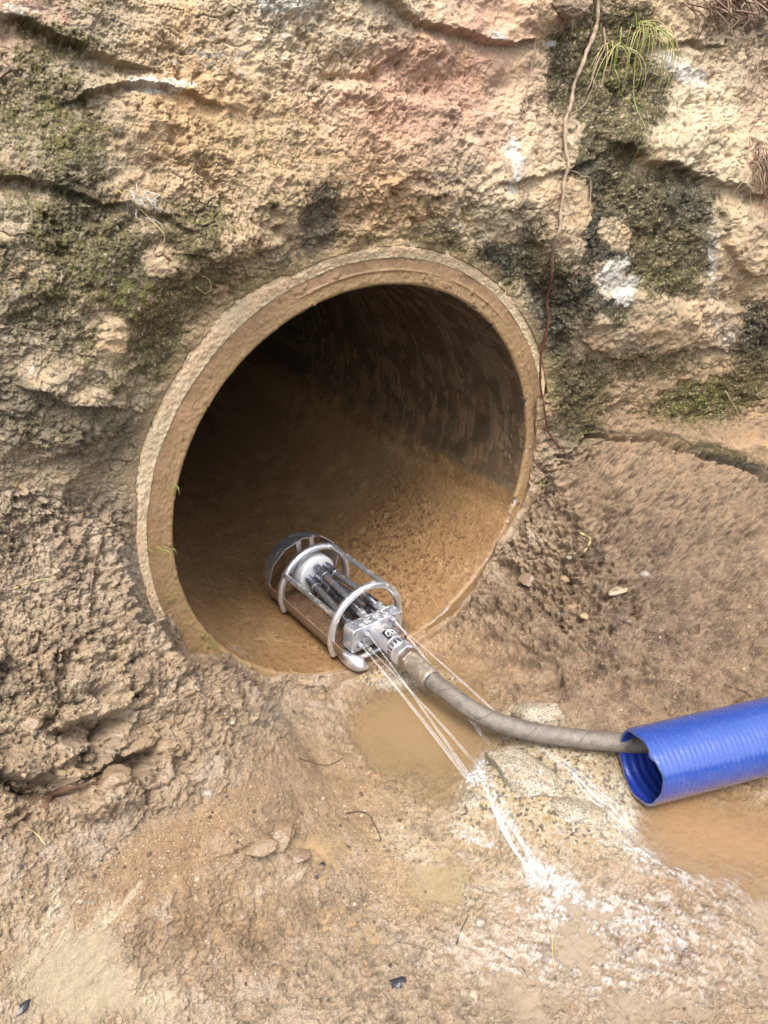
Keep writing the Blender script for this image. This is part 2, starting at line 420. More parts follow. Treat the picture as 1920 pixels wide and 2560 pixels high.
rbank = blobs([(1450, 1060, 330, 150, 8), (1300, 1250, 200, 150, 0), (1550, 1300, 200, 120, 0, .8), (1450, 900, 250, 60, 5)], edge=.5)
craggy = np.maximum(ss(-.3, .25, fbm(P3, 5, 2, .5, 77.)), .95*rbank)
d_mud = .030*fbm(P3, 4, 2, .5, 81.) + .020*fbm(pl, 12, 3, .6, 91., True)*craggy+.012*fbm(P3, 42, 3, .65, 101., True)*(.4+.6*craggy)+.010*m2+.005*m4+((.45-e1)*.022*(.2+eid)+(.45-h1)*.007*hid)*craggy+pits*1.2*craggy+crk*.8+np.where(e2 < .08, -.004*(1-e2/.08), 0)*ss(0, .4, w2)
wk2 = P3+.022*np.stack([w3, w4, w1], -1)
c1, c2, cid = worley(wk2, 17, 3.3)
clod = (.5-c1)*.03 + np.where(c2 < .07, -(1-c2/.07)*.012, 0)*ss(-.2, .2, w2) + (cid-.5)*.034
clod = clod + (.45-e1)*.012*(.4+eid)
d_crumb = clod + .022*m1+.010*m2+.004*m4+(.45-h1)*.005*hid+pits*1.6+.008*m3*ss(-.2, .3, w1)
d_sand = .006*fbm(P3, 5, 2, .5, 141.)+.0016*fbm(P3, 60, 3, .7, 151.)+.0009*fbm(P3, 170, 2, .7, 155.)
fl = np.stack([P3[..., 0]*.8+P3[..., 1]*.6, (P3[..., 1]*.8-P3[..., 0]*.6)*.45, P3[..., 2]], -1)
d_floor = .014*fbm(P3, 6, 2, .5, 161.)+.011*fbm(fl, 20, 3, .6, 171., True)*craggy+.008*m2+.0045*m4+(.45-e1)*.010*eid+(.45-h1)*.006*hid+.7*crk+pits*.4
d_gran = .008*fbm(P3, 7, 2, .5, 191.)+.003*fbm(P3, 70, 3, .7, 195., True)
d_mud = d_mud*1.4+rbank*(.012*m1+.008*m2+.006*(m3-.3)+.8*crk+(.45-e1)*.012)+np.where(e2 < .10, -(1-e2/.10)*.006, 0)*ss(-.1, .3, w2)+.006*m3*craggy
d_floor = d_floor*1.05
d = d_mud*(1-low)+d_floor*low
d = d*(1-crumb*.9)+d_crumb*crumb
d = d*(1-smooth_sand*.8)+d_sand*smooth_sand*.8
d = d*(1-granite_m*.8)+d_gran*granite_m*.8
poolm = np.maximum(blobs([(930, 1570, 170, 95, 12), (1060, 1450, 130, 30, 12), (850, 1600, 90, 60, 0)], edge=.35)*(1-.9*blob(870, 1470, 90, 24, edge=.4)), blobs([(1540, 1800, 190, 70, 8), (170, 2120, 130, 90, -15, .35)], edge=.45))
d = d*(1-.8*poolm)-.009*poolm
d = d_rock*(1-mudg)+d*mudg
# ledges and cracks: (points, how far the part below sinks, width below, lip above, width above)
LEDGES = [
 ([(-200, -20), (0, 32), (60, 48), (130, 82), (200, 112), (270, 128)], .035, 45, .022, 60),
 ([(190, 200), (240, 182), (300, 176), (350, 180), (400, 205), (440, 215)], .022, 60, .02, 30),
 ([(800, -10), (850, 14), (900, 52), (990, 74), (1040, 90), (1105, 86)], .035, 40, .02, 60),
 ([(680, 165), (760, 180), (850, 205), (960, 225), (1065, 238)], -.018, 35, -.012, 90),
 ([(720, 150), (800, 160), (850, 120)], .01, 40, .01, 30),
 ([(1110, 392), (1150, 378), (1190, 372), (1240, 362), (1262, 350)], .02, 25, .014, 50),
 ([(1352, 335), (1380, 352), (1450, 362), (1530, 385), (1600, 410)], .03, 40, .028, 70),
 ([(1556, 500), (1562, 545), (1590, 575), (1640, 590), (1720, 570)], .02, 40, .02, 90),
 ([(1225, 955), (1250, 946), (1300, 942), (1400, 956), (1500, 976), (1600, 1004), (1659, 1022), (1800, 1060)], .11, 12, .016, 50),
 ([(1435, 92), (1470, 86), (1500, 98), (1530, 104)], .05, 14, .014, 40),
 ([(-60, 380), (0, 386), (60, 388), (130, 405), (170, 420)], .03, 40, .02, 60),
 ([(430, 545), (480, 552), (545, 540), (600, 520)], .018, 18, .016, 40),
 ([(60, 832), (110, 838), (160, 858), (230, 868)], .022, 22, .022, 35),
 ([(220, 440), (280, 432), (330, 452), (380, 478)], .014, 35, .014, 40),
 ([(1290, 640), (1340, 622), (1420, 628), (1520, 640), (1640, 690)], -.004, 20, -.012, 20),
 ([(1280, 745), (1340, 770), (1420, 765), (1500, 745), (1560, 752)], .02, 30, .014, 60),
 ([(1160, 610), (1200, 640), (1250, 632)], .014, 25, .008, 40),
 ([(820, 505), (845, 512), (870, 508)], .03, 8, 0, 30),
 ([(365, 1335), (395, 1400), (430, 1490), (462, 1585)], .016, 9, .004, 9),
 ([(1015, 1290), (1035, 1320), (1055, 1345), (1068, 1378)], .03, 5, .006, 20),
 ([(100, 1660), (180, 1620), (240, 1560), (290, 1500)], .035, 30, .02, 40),
 ([(40, 1690), (110, 1712), (190, 1690), (260, 1640)], .04, 25, .02, 30),
 ([(1020, 1300), (1080, 1330), (1130, 1300)], .012, 22, .008, 25),
 ([(1000, 1400), (1060, 1375), (1130, 1400), (1200, 1450)], .016, 22, .014, 35),
 ([(480, 1850), (540, 1815), (570, 1830)], .01, 20, .012, 30),
 ([(1225, 1060), (1300, 1075), (1400, 1090), (1500, 1120), (1700, 1170)], .035, 26, .02, 30), ([(1250, 1130), (1330, 1150), (1430, 1190), (1560, 1230), (1720, 1290)], .035, 30, .02, 30), ([(1230, 1190), (1320, 1225), (1420, 1265), (1540, 1300)], .026, 26, .014, 30), ([(1330, 1010), (1420, 1020), (1520, 1050), (1680, 1090)], .03, 20, .016, 24), ([(1100, 1330), (1180, 1400), (1280, 1440), (1400, 1480)], .024, 24, .014, 30), ([(1010, 1440), (1100, 1425), (1180, 1450), (1230, 1480)], .018, 20, .012, 24),
]
CR = np.zeros(VX.shape, f4)
for pts, dn, wd, lip, wl in LEDGES:
    x0 = min(p[0] for p in pts)-260; x1 = max(p[0] for p in pts)+260; y0 = min(p[1] for p in pts)-260; y1 = max(p[1] for p in pts)+260
    ds, sd = line_sd(pts)
    # the ledge dies away beyond its ends
    soft = 8.
    if len(pts) >= 4 and pts[0][0] > 1200 and pts[0][1] > 1000: dn, lip, soft = dn*.95, lip*.95, 22.
    dn, lip = dn*.5, lip*.5
    d = d - np.where(sd > 0, dn*np.exp(-(ds/wd)**2)*ss(0, soft, ds), 0) + np.where(sd <= 0, lip*np.exp(-(ds/wl)**2), lip*np.exp(-(ds/5.)**2)*.5)
# bulges: x, y, rx, ry, rot, height
for b in [(1610, 520, 70, 80, 0, .03), (1190, 20, 60, 40, 0, .03), (500, 518, 48, 30, 0, .018), (320, 260, 150, 80, 0, .02), (950, 100, 180, 60, 10, .012), (880, 160, 170, 45, 10, -.02),
          (1440, 290, 110, 60, 0, .02), (1230, 500, 50, 100, 0, .012), (1400, 690, 130, 50, 0, .02), (90, 820, 60, 30, 0, .012), (1130, 1030, 90, 60, 0, .0), (1330, 1120, 140, 60, 10, .02),
          (195, 1575, 75, 26, -12, -.08), (95, 1700, 85, 22, 10, -.07), (300, 1640, 55, 24, -40, -.06), (230, 1500, 40, 14, 10, -.04), (20, 1610, 40, 22, 0, -.03), (350, 1560, 40, 24, 0, -.02), (1090, 1235, 40, 20, 20, -.025), (1200, 1250, 60, 14, 30, -.016), (1480, 1160, 90, 14, 8, -.014), (1300, 1060, 70, 12, 0, -.016), (1440, 1400, 110, 12, 14, -.012), (260, 1690, 110, 50, -10, .035), (70, 1640, 90, 50, 0, .035), (220, 1400, 140, 90, 0, .02), (300, 1500, 90, 50, 0, .02), (1170, 1380, 130, 45, 20, .022), (1420, 1280, 200, 60, 25, .015),
          (1385, 1670, 60, 60, 0, -.022), (1530, 1640, 130, 70, -15, -.02), (1180, 1700, 180, 130, 35, .022), (1180, 1530, 90, 34, 15, .012), (870, 1470, 100, 26, 0, .010), (1020, 1745, 60, 40, -50, .012), (930, 1570, 150, 90, 10, -.022), (1050, 1440, 110, 28, 15, -.012), (960, 1915, 70, 70, 0, -.012), (170, 2130, 150, 100, -20, -.012),
          (1500, 1800, 160, 60, 10, -.012), (550, 1815, 60, 26, -20, .014), (640, 1870, 60, 30, 20, .008)]:
    d = d + blob(*b[:5], edge=(.45 if b[5] < -.055 else .8))*b[5]
# keep the pipe mouth clear and tuck the edge in behind the pipe end
tame = ss(.0, .05, dring)*nearwall+(1-nearwall)
d = d*(.6+.4*tame)
POS = BASE+NB*d[..., None]
# the earth closes on the pipe end: pull the surface to the pipe's plane as it nears the rim, then tuck it in behind
kk = (ss(.050, .004, dring)*nearwall)[..., None]
tgt = on_plane(PX, PY, (0, 1, 0), (0, -.010, 0))
rel = (np.maximum(d, -.006)*(.5+.5*ss(0, .03, dring)))[..., None]*np.array([0, -1., 0])
POS = POS*(1-kk)+(tgt+rel)*kk
tk = ss(.006, -.010, dring)[..., None]*(rr < .75)[..., None]
POS = POS*(1-tk)+on_plane(PX, PY, (0, 1, 0), (0, .045, 0))*tk
inside = (dring < -.022)

# ------------------------------------------------------------------ colour of rock and earth (its own, plus a wet sheen painted on the earth)
pal = dict(T=(206, 178, 142), O=(210, 172, 126), P=(214, 174, 148), G=(184, 166, 138), C=(222, 202, 168), B=(156, 130, 106), L=(194, 170, 140), D=(132, 106, 86), S=(178, 144, 106), K=(178, 156, 124), Y=(200, 174, 138), M=(176, 148, 116), U=(172, 150, 134))
rows = ['PGTCCPTTU',
        'GGOTPPCCC',
        'GGTTOCTCT',
        'GTTTCCGTT',
        'GGGCTTMMM',
        'LLMTTTMMM',
        'LLMSSMMBM',
        'KLMLSSMMM',
        'MMLMYYYMS',
        'YLSMLYLSL',
        'YYLLLLLLL']
GC = np.array([[lin(pal[c]) for c in r] for r in rows])
def bilin(G, x, y):
    nr, nc = G.shape[:2]
    fx = np.clip(x/1659*(nc-1), 0, nc-1.001); fy = np.clip(y/2212*(nr-1), 0, nr-1.001)
    i = fx.astype(int); j = fy.astype(int); a = (fx-i)[..., None]; b = (fy-j)[..., None]
    return (G[j, i]*(1-a)+G[j, i+1]*a)*(1-b)+(G[j+1, i]*(1-a)+G[j+1, i+1]*a)*b
col = bilin(GC, QX+60*w1, QY+60*w2)
amp = 1+1.3*mudf
n_a = fbm(P3, 7, 3, .55, 201.); n_b = fbm(P3, 22, 3, .6, 211.); n_c = fbm(P3, 70, 3, .65, 221.); n_d = fbm(P3, 190, 2, .7, 231.)
col = col*np.clip(1+amp*(.16*n_a+.22*n_b+.26*n_c+.3*n_d), .3, 2)[..., None]
col = mix(col, lin((112, 94, 74)), .5*ss(.2, .5, n_d+.6*n_c)*ss(-.4, .3, w2))
col = mix(col, lin((120, 104, 80)), .5*ss(.05, .35, m3*.5+n_c*.5-.1)*ss(0, .3, -w1)*(1-mudf))
col = mix(col, lin((206, 158, 104))*np.ones(3), (.32*ss(.05, .5, n_b+.5*n_a)*(1-mudf)))
col = mix(col, lin((170, 150, 125))*np.ones(3), (.45*ss(.1, .5, -n_a+.4*n_c)*(1-mudf)))
# moss, lichen, mineral bloom
MOSS = [(60, 210, 90, 150, 0, .8), (150, 330, 90, 190, 0, 1.), (190, 540, 170, 130, 0, 1.05), (50, 470, 90, 110, 0, .7), (310, 640, 150, 90, 0, 1.05), (120, 680, 160, 120, 0, .85), (400, 560, 120, 80, 0, .9),
        (420, 470, 90, 50, 0, .9), (330, 750, 110, 90, 0, .9), (230, 860, 120, 80, 0, .6), (120, 60, 120, 60, 10, .8), (60, 900, 120, 60, 0, .6), (560, 330, 160, 90, 0, .42), (640, 430, 130, 60, 0, .5), (600, 590, 90, 30, -20, .8),
        (520, 640, 60, 30, -30, .6), (770, 510, 80, 30, 0, .45), (950, 545, 80, 45, 10, 1.), (900, 470, 100, 60, 0, .3), (1070, 600, 60, 60, 0, .8), (1240, 120, 60, 70, 0, 1.1), (1320, 60, 90, 60, 0, .9), (1265, 400, 40, 90, 0, 1.3), (1290, 640, 60, 60, 0, 1.2), (1200, 620, 50, 60, 0, 1.), (1330, 200, 100, 90, 0, 1.5),
        (1220, 190, 45, 70, 0, .9), (1300, 330, 60, 140, 0, 1.4), (1260, 270, 60, 60, 0, 1.), (1430, 440, 105, 70, 0, 1.5), (1430, 530, 95, 80, 0, 1.5), (1340, 560, 90, 50, 0, 1.2), (1300, 430, 55, 130, 0, 1.3), (1420, 605, 90, 30, 0, .9),
        (1230, 640, 90, 60, 0, .8), (1190, 720, 50, 110, 0, .8), (1240, 830, 80, 80, 0, .85), (1230, 920, 70, 50, 0, .9), (1400, 780, 130, 40, 0, .6), (1530, 860, 140, 50, -10, 1.), (1640, 760, 60, 110, 0, .9), (1480, 900, 140, 40, 5, .5), (1150, 560, 40, 90, 0, .7),
        (1560, 985, 110, 16, 12, .8), (215, 1080, 70, 35, 0, .4), (1600, 60, 90, 60, 0, .35), (700, 620, 60, 20, -20, .4), (-200, 500, 300, 500, 0, .7), (1900, 700, 250, 400, 0, .7)]
mo = blobs(MOSS, edge=.55)*np.where(VX < 700, .74+.5*np.clip(w1+.5*n_b, -.6, .6), 1.)
bare = blobs([(1232, 470, 38, 85, 5), (1330, 505, 28, 34, 0), (1310, 600, 40, 40, 0), (500, 520, 42, 24, 10), (235, 725, 32, 50, 10), (85, 812, 50, 24, 25), (180, 845, 50, 22, 5), (350, 555, 28, 40, 0), (295, 425, 36, 20, 0), (25, 490, 40, 25, 0),
              (1225, 280, 22, 40, 0), (120, 30, 160, 26, 20), (210, 190, 30, 60, 0, .5), (60, 570, 50, 24, 0, .6), (1600, 520, 50, 60, 0), (1290, 720, 14, 50, 0)], edge=.3)
mossn = .55*n_b+.45*n_c+.35*n_d+.25*w1
mm = ss(.25, .75, mo*(1-bare)*1.12+(.6*mossn+.6*n_d+.35*n_c)*(mo > .02)-.03)*(1-.8*mudf)
mm = mm*ss(.5, .2, n_d-.25*n_c)      # grains of stone show through
LICH = blobs([(685, 490, 42, 90, 0), (1070, 570, 50, 40, 30), (1290, 510, 50, 70, 0), (1230, 640, 90, 50, 0), (1180, 700, 50, 80, 0), (1480, 440, 60, 60, 0, .7), (1270, 390, 40, 50, 0, .8), (60, 880, 160, 80, 0, .9), (200, 950, 140, 60, 0, .8), (90, 700, 120, 70, 0, .6), (270, 560, 110, 70, 0, .5),
               (170, 420, 70, 90, 0, .6), (1130, 480, 30, 120, 0, .5), (1520, 480, 30, 110, 0, .5), (440, 120, 90, 60, 20, .5), (20, 560, 60, 80, 0, .5), (300, 1020, 60, 40, 0, .5), (590, 560, 80, 40, 0, .5), (1640, 700, 50, 60, 0, .6)], edge=.6)
green = mix(np.broadcast_to(lin((48, 44, 26)), col.shape), lin((116, 108, 60)), ss(-.35, .45, .6*n_c+.9*n_d))
bright = blobs([(300, 630, 70, 40, 0), (1510, 865, 80, 40, 0), (1330, 150, 60, 50, 0), (1420, 600, 60, 20, 0), (200, 560, 90, 60, 0, .5), (110, 320, 60, 90, 0, .4), (1520, 560, 40, 120, 0, .3)], edge=.7)
green = mix(green, lin((118, 124, 48)), bright*.7*ss(-.3, .3, n_c+n_d))
blk = mix(np.broadcast_to(lin((40, 37, 32)), col.shape), lin((98, 96, 84)), ss(-.2, .5, n_d+.4*n_c))
blk = mix(blk, lin((176, 176, 160)), ss(.32, .55, n_d+.35*n_c)*.8)
green = green*np.where(VX > 1120, .72, 1.)[..., None]
col = mix(col, green, mm*.93)
lm = ss(.30, .78, LICH*1.05+(.4*mossn+.7*n_d)*(LICH > .02))*(1-.7*mudf)*(1-bare)
col = mix(col, blk, lm*np.where(VX < 560, .55, .8))
pale = blobs([(330, 180, 65, 20, 5), (610, 12, 60, 26, 0), (1103, 350, 14, 75, 0), (1460, 150, 75, 20, 32), (1345, 620, 40, 20, -40), (1320, 590, 26, 50, 30), (1190, 100, 14, 8, 0), (1065, 80, 16, 12, 0), (30, 25, 60, 20, 0, .6), (1530, 560, 16, 110, 0, .55), (60, 790, 14, 14, 0, .5), (290, 440, 24, 18, 0, .5), (440, 130, 120, 40, 0, .3), (1560, 700, 26, 60, 0, .5), (590, 60, 90, 60, 0, .3)], edge=.6)
col = mix(col, lin((232, 226, 214)), ss(.3, .95, pale+.9*n_c*(pale > .02)+.7*n_d*(pale > .02)+.4*n_b*(pale > .02))*.75)
col = mix(col, lin((170, 96, 84)), .6*blobs([(110, 28, 70, 22, 15), (170, 60, 40, 14, 20)])*ss(-.2, .3, n_b))
col = mix(col, lin((226, 168, 138)), .34*blobs([(920, 140, 120, 50, 10), (860, 260, 90, 60, 0, .6), (1640, 300, 40, 160, 0, .5)]))
# earth: pale dry crumbs left, sky sheen of wet mud painted on in lilac grey, orange silt
col = mix(col, lin((206, 176, 136)), .5*crumb*ss(-.2, .4, n_b+cid-.4))
col = mix(col, lin((120, 92, 70)), .5*mudf*ss(.15, .5, -n_b+.4*n_c)*(1-low*.5))
col = mix(col, lin((186, 146, 102)), .6*smooth_sand)
wet_sheen = ss(.05, .5, n_b+.5*n_a)*mudf*(1-smooth_sand)*(1-.75*wet_right)
col = mix(col, lin((164, 134, 104)), .5*wet_right*mudf)
col = mix(col, lin((112, 86, 64)), .55*wet_right*mudf*ss(.25, .6, -n_b-.6*n_c+.3))
col = mix(col, lin((208, 190, 172)), .5*wet_sheen)
streak2 = fbm(np.stack([(VX*.75-VY*.66)/110, (VY*.75+VX*.66)/16, VX*0+9], -1).astype(f4), 1., 3, .6, 13.)
cream = blobs([(170, 2110, 120, 90, 20, .8), (110, 1960, 14, 80, 15), (140, 2030, 16, 50, 10), (60, 2080, 60, 16, -50), (200, 2000, 70, 10, -45), (265, 1960, 70, 9, -45), (320, 2160, 60, 40, 0, .7), (950, 1900, 50, 90, -35, .45), (900, 1830, 60, 25, 30, .6), (600, 1905, 60, 16, -20, .7)], edge=.4)
col = mix(col, lin((238, 218, 182)), np.clip(cream*(.75+1.6*streak2), 0, .97))
veg = blobs([(980, 1730, 30, 10, 0)])
gc1, gc2, gid = worley(P3, 170, 4.4)
gcol = np.where((gid < .2)[..., None], lin((74, 66, 58)), np.where((gid < .45)[..., None], lin((200, 170, 120)), np.where((gid < .62)[..., None], lin((232, 222, 196)), lin((214, 196, 160)))))
gcol = gcol*(1+.2*n_d)[..., None]
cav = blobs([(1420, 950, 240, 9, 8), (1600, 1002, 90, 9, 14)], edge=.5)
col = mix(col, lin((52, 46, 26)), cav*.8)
col = mix(col, lin((140, 116, 92)), .6*blobs([(1450, 920, 230, 30, 6)])*(1-mm))
col = mix(col, gcol, granite_m*.75)
col = mix(col, lin((186, 148, 104)), .55*flow*ss(-.1, .4, n_b)*(1-.4*granite_m))
streak = fbm(np.stack([(VX*.9+VY*.55)/120, (VY*.9-VX*.62)/22, VX*0+3], -1).astype(f4), 1., 3, .6, 3.)
col = mix(col, lin((214, 200, 190)), .5*flow*ss(.1, .55, streak+.4*n_c))
ring_stain = ss(.05, 0., dring)*nearwall
col = mix(col, lin((205, 176, 130)), .5*ring_stain*(1-mudf))
ALB = .69
col = np.clip(col*ALB, .012, .78)
rough = .86-.05*mudf
wet = mudf*np.clip(.35+.5*low+.45*wet_right-.6*crumb+.35*n_a, 0, 1)
wet = np.maximum(wet, .9*wet_right*mudf); wet = np.maximum(wet, .95*flow); wet = np.maximum(wet, smooth_sand*.5)
rough = rough*(1-wet)+.17*wet
rough = rough+.12*n_c
col = col*(1-.18*wet)[..., None]
gr = .25+.5*mudf*(1-.3*low)+.4*smooth_sand
dk = blobs([(0, 60, 300, 20, 12, .5), (1300, 300, 130, 250, 0), (1440, 500, 130, 130, 0), (1200, 680, 90, 150, 0), (250, 560, 250, 160, 0), (100, 880, 200, 130, 0, .8), (100, 250, 150, 220, 0, .7)], edge=.6)
col = mix(col, lin((112, 100, 76)), .3*dk*(1-mudf)*(1-bare)*ss(-.5, .3, n_b+n_d))
prop = np.stack([np.clip(rough, .12, 1), np.clip(gr, 0, 1), mm], -1)

quads = grid_quads(NR, NC)
ins = inside.ravel()
keep = ~(ins[quads].all(1))
qd = DS.ravel()[quads].mean(1)
def sub_mesh(name, mask, mat, **tags):
    q = quads[mask]; used, inv = np.unique(q, return_inverse=True)
    me = np_mesh(name, POS.reshape(-1, 3)[used], inv.reshape(-1, 4)[:, ::-1], col.reshape(-1, 3)[used], prop.reshape(-1, 3)[used])
    return tag(link(name, me, mat), **tags)
sub_mesh('rock_face', keep & (qd <= 0), M_ROCK, kind='structure')
sub_mesh('ground', keep & (qd > 0), M_MUD, kind='structure')

NP = normals(POS)
def on(x, y, h=0.):
    j = int(np.clip(np.searchsorted(gx, x*S), 0, NC-1)); i = int(np.clip(np.searchsorted(gy, y*S), 0, NR-1))
    if dring[i, j] < .01 and rr[i, j] > .5: return on_plane(PX[i, j], PY[i, j], (0, 1, 0), (0, -.012, 0))+NB[i, j]*h
    return POS[i, j]+NB[i, j]*h
def _on(x, y, h=0.):
    """the point of the earth or rock surface seen at sketch position x, y, lifted h metres off it"""
    j = int(np.clip(np.searchsorted(gx, x*S), 0, NC-1)); i = int(np.clip(np.searchsorted(gy, y*S), 0, NR-1))
    return POS[i, j]+NB[i, j]*h
def nrm(x, y):
    j = int(np.clip(np.searchsorted(gx, x*S), 0, NC-1)); i = int(np.clip(np.searchsorted(gy, y*S), 0, NR-1)); return NB[i, j]

# ------------------------------------------------------------------ water lying in the hollows
def water_mat():
    m, nt, b = nmat('muddy water'); geo = N(nt, 'ShaderNodeTexCoord').outputs['Object']
    a = N(nt, 'ShaderNodeAttribute', attribute_name='tint'); pr = N(nt, 'ShaderNodeAttribute', attribute_name='prop')
    sp = N(nt, 'ShaderNodeSeparateColor'); L(nt, pr.outputs['Color'], sp.inputs[0])
    n = noise_n(nt, geo, 9, 4, .6)
    L(nt, mixc(nt, a.outputs['Color'], mixc(nt, a.outputs['Color'], (1.25, 1.2, 1.1), 1., 'MULTIPLY'), n.outputs[0]), b.inputs['Base Color'])
    b.inputs['Roughness'].default_value = .09; b.inputs['IOR'].default_value = 1.33
    L(nt, sp.outputs[0], b.inputs['Alpha'])
    n2 = noise_n(nt, geo, 55, 2, .5, .5); bp = N(nt, 'ShaderNodeBump'); bp.inputs['Distance'].default_value = .004
    L(nt, math_n(nt, 'MULTIPLY', sp.outputs[1], 1.), bp.inputs['Strength']); L(nt, n2.outputs[0], bp.inputs['Height']); L(nt, bp.outputs[0], b.inputs['Normal'])
    return m
M_WATER = water_mat()
def pool(name, x0, x1, y0, y1, zw, region, tintc, ripple, dens=90., slope=(0, 0), kind='structure'):
    ii = np.where((gy > y0*S) & (gy < y1*S))[0][::2]; jj = np.where((gx > x0*S) & (gx < x1*S))[0][::2]
    sub = np.ix_(ii, jj); px, py = PX[sub], PY[sub]
    q = on_plane(px, py, (slope[0], slope[1], 1), (0, 0, zw))
    dep = q[..., 2]-POS[sub][..., 2]
    m = region[sub]
    al = np.clip(1-np.exp(-np.clip(dep, 0, 1)*dens), 0, .93)*ss(.05, .5, m)
    ok = (al > .02)
    qd_ = grid_quads(len(ii), len(jj)); kp = ok.ravel()[qd_].any(1); qd_ = qd_[kp]
    if len(qd_) < 4: print('pool empty', name); return
    used, inv = np.unique(qd_, return_inverse=True)
    t = np.broadcast_to(np.array(tintc, float), (*al.shape, 3))
    p = np.stack([al, al*0+ripple, al*0], -1)
    me = np_mesh(name, q.reshape(-1, 3)[used], inv.reshape(-1, 4)[:, ::-1], t.reshape(-1, 3)[used], p.reshape(-1, 3)[used])
    return tag(link(name, me, M_WATER), kind=kind)
ones = np.ones(VX.shape, f4)
pool('water', 690, 1250, 1400, 1760, -.496, blobs([(960, 1560, 250, 150, 10), (1080, 1440, 190, 50, 15)], edge=.5), lin((172, 144, 108))*.5, .25, 40)
pool('water', 1280, 1700, 1680, 1960, -.512, blobs([(1520, 1800, 260, 120, 10)], edge=.5), lin((160, 128, 92))*.62, .8, 60)
if False: pool('water', 820, 1080, 1800, 2060, -.515, blobs([(960, 1920, 110, 110, 0)], edge=.5), lin((206, 180, 128))*.66, .2, 80)
print('z at places', [(x, y, np.round(on(x, y), 3)) for x, y in [(930, 1560), (1050, 1440), (1180, 1700), (1500, 1800), (190, 2120), (960, 1920), (1180, 1530), (550, 1600), (60, 2000), (1640, 1300)]])

def film_water(x0, x1, y0, y1, region, tintc, ripple, pc, dens=160., top=.75):
    ii = np.where((gy > y0*S) & (gy < y1*S))[0][::2]; jj = np.where((gx > x0*S) & (gx < x1*S))[0][::2]
    sub = np.ix_(ii, jj); m = region[sub]; dl = d[sub]; h = np.percentile(dl[m > .3], pc)+.003*w1[sub]
    al = np.clip(1-np.exp(-np.clip(h-dl, 0, 1)*dens), 0, top)*ss(.05, .6, m)
    q = BASE[sub]+NB[sub]*h[..., None]; qd_ = grid_quads(len(ii), len(jj)); kp = (al > .02).ravel()[qd_].any(1); qd_ = qd_[kp]; used, inv = np.unique(qd_, return_inverse=True)
    t = np.broadcast_to(np.array(tintc, float), (*al.shape, 3)); p = np.stack([al, al*0+ripple, al*0], -1)
    me = np_mesh('water', q.reshape(-1, 3)[used], inv.reshape(-1, 4)[:, ::-1], t.reshape(-1, 3)[used], p.reshape(-1, 3)[used]); tag(link('water', me, M_WATER), kind='structure')
film_water(1050, 1720, 1850, 2300, blobs([(1520, 2000, 240, 110, 20), (1420, 2120, 340, 150, 5), (1250, 2010, 160, 60, 10)], edge=.5), lin((182, 162, 138))*.55, 1., 50)
film_water(-40, 500, 1900, 2300, blobs([(180, 2120, 190, 120, -20), (110, 1960, 60, 70, 20)], edge=.5), lin((214, 196, 164))*.5, .35, 48, 120., .42)
film_water(760, 1120, 1790, 2040, blobs([(950, 1900, 70, 110, -38), (900, 1830, 70, 30, 30)], edge=.6), lin((196, 172, 134))*.5, .35, 48, 160., .55)
film_water(350, 1100, 1750, 2100, blobs([(560, 1930, 200, 60, -28), (830, 2060, 200, 70, 10)], edge=.7), lin((190, 160, 120))*.6, .3, 30)

# ------------------------------------------------------------------ the concrete pipe
pipe = tag(empty('concrete_pipe', (0, 0, -.5)), 'large round concrete drain pipe opening in the mossy rock face, mud brown rim', 'pipe')
PO = np.array([0, 0, .5])
def proj(p):
    dlt = p-CP; w = dlt@Fv
    return (960+FL*(dlt@Rv)/w)/S, (1280-FL*(dlt@Uv)/w)/S
NA = 1100
ta = np.linspace(0, 2*PI, NA, endpoint=False)
# bore
yb = np.r_[np.linspace(.004, .03, 8), np.linspace(.033, 1.3, 560), np.linspace(1.63, 9, 90)]
A, Yb = np.meshgrid(ta, yb)
R0 = .5+.0*A
pp = np.stack([np.cos(A)*R0, Yb, np.sin(A)*R0], -1).astype(f4)
pcirc = np.stack([np.cos(A)*.12, Yb*3.2, np.sin(A)*.12], -1).astype(f4)     # long across the pipe: streaks running down the wall
b1 = fbm(pcirc, 7, 4, .65, 3.); b2 = fbm(pp, 14, 3, .6, 7.); b3 = fbm(pp, 60, 3, .65, 17.); b4 = fbm(pp, 170, 2, .7, 27.); b5 = fbm(pp, 4, 2, .5, 37.)
zz = pp[..., 2]; xx = pp[..., 0]
wl = -.13+.012*b2+.01*b5                                   # silt line
below = ss(wl+.01, wl-.03, zz)
flake = ss(.04, .09, b1*.7+.6*b2+.22*b3+.08*b4)*ss(-.2, -.02, zz)
c = np.broadcast_to(lin((108, 90, 70)), pp.shape).copy()
c = mix(c, lin((142, 130, 114)), flake*.36)
c = mix(c, lin((78, 62, 48)), ss(.0, .3, -b1*.8-.5*b2+.25*b3)*ss(-.12, .05, zz)*.3)
c = mix(c, lin((158, 118, 74)), ss(.18, .55, xx)*ss(.35, -.05, zz)*.35*ss(-.3, .3, b2)+.0*A)
c = mix(c, lin((172, 134, 92)), below*.85)
c = mix(c, lin((110, 84, 54)), ss(.045, .0, np.abs(zz-wl+.035))*.55)
c = mix(c, lin((194, 158, 114)), below*ss(0, .5, b2)*.7)
rust = ss(.02, .2, .7*b4+.6*b3+.35*b2)*ss(-.18, -.30, zz)*ss(.42, .12, np.abs(Yb-.3))*ss(-.05, .12, xx)
c = mix(c, lin((78, 44, 26)), rust*.85)
speck = ss(.0, .35, b3+.7*b4+.3*b2)*below*(.35+.65*ss(.35, -.1, xx))*.75
c = mix(c, lin((104, 72, 44)), speck)
c = mix(c, lin((206, 176, 128)), ss(.3, .5, b4-.2*b3)*below*.5)
ringl = perlin(Yb.astype(f4)*38, A*0, A*0+.5)
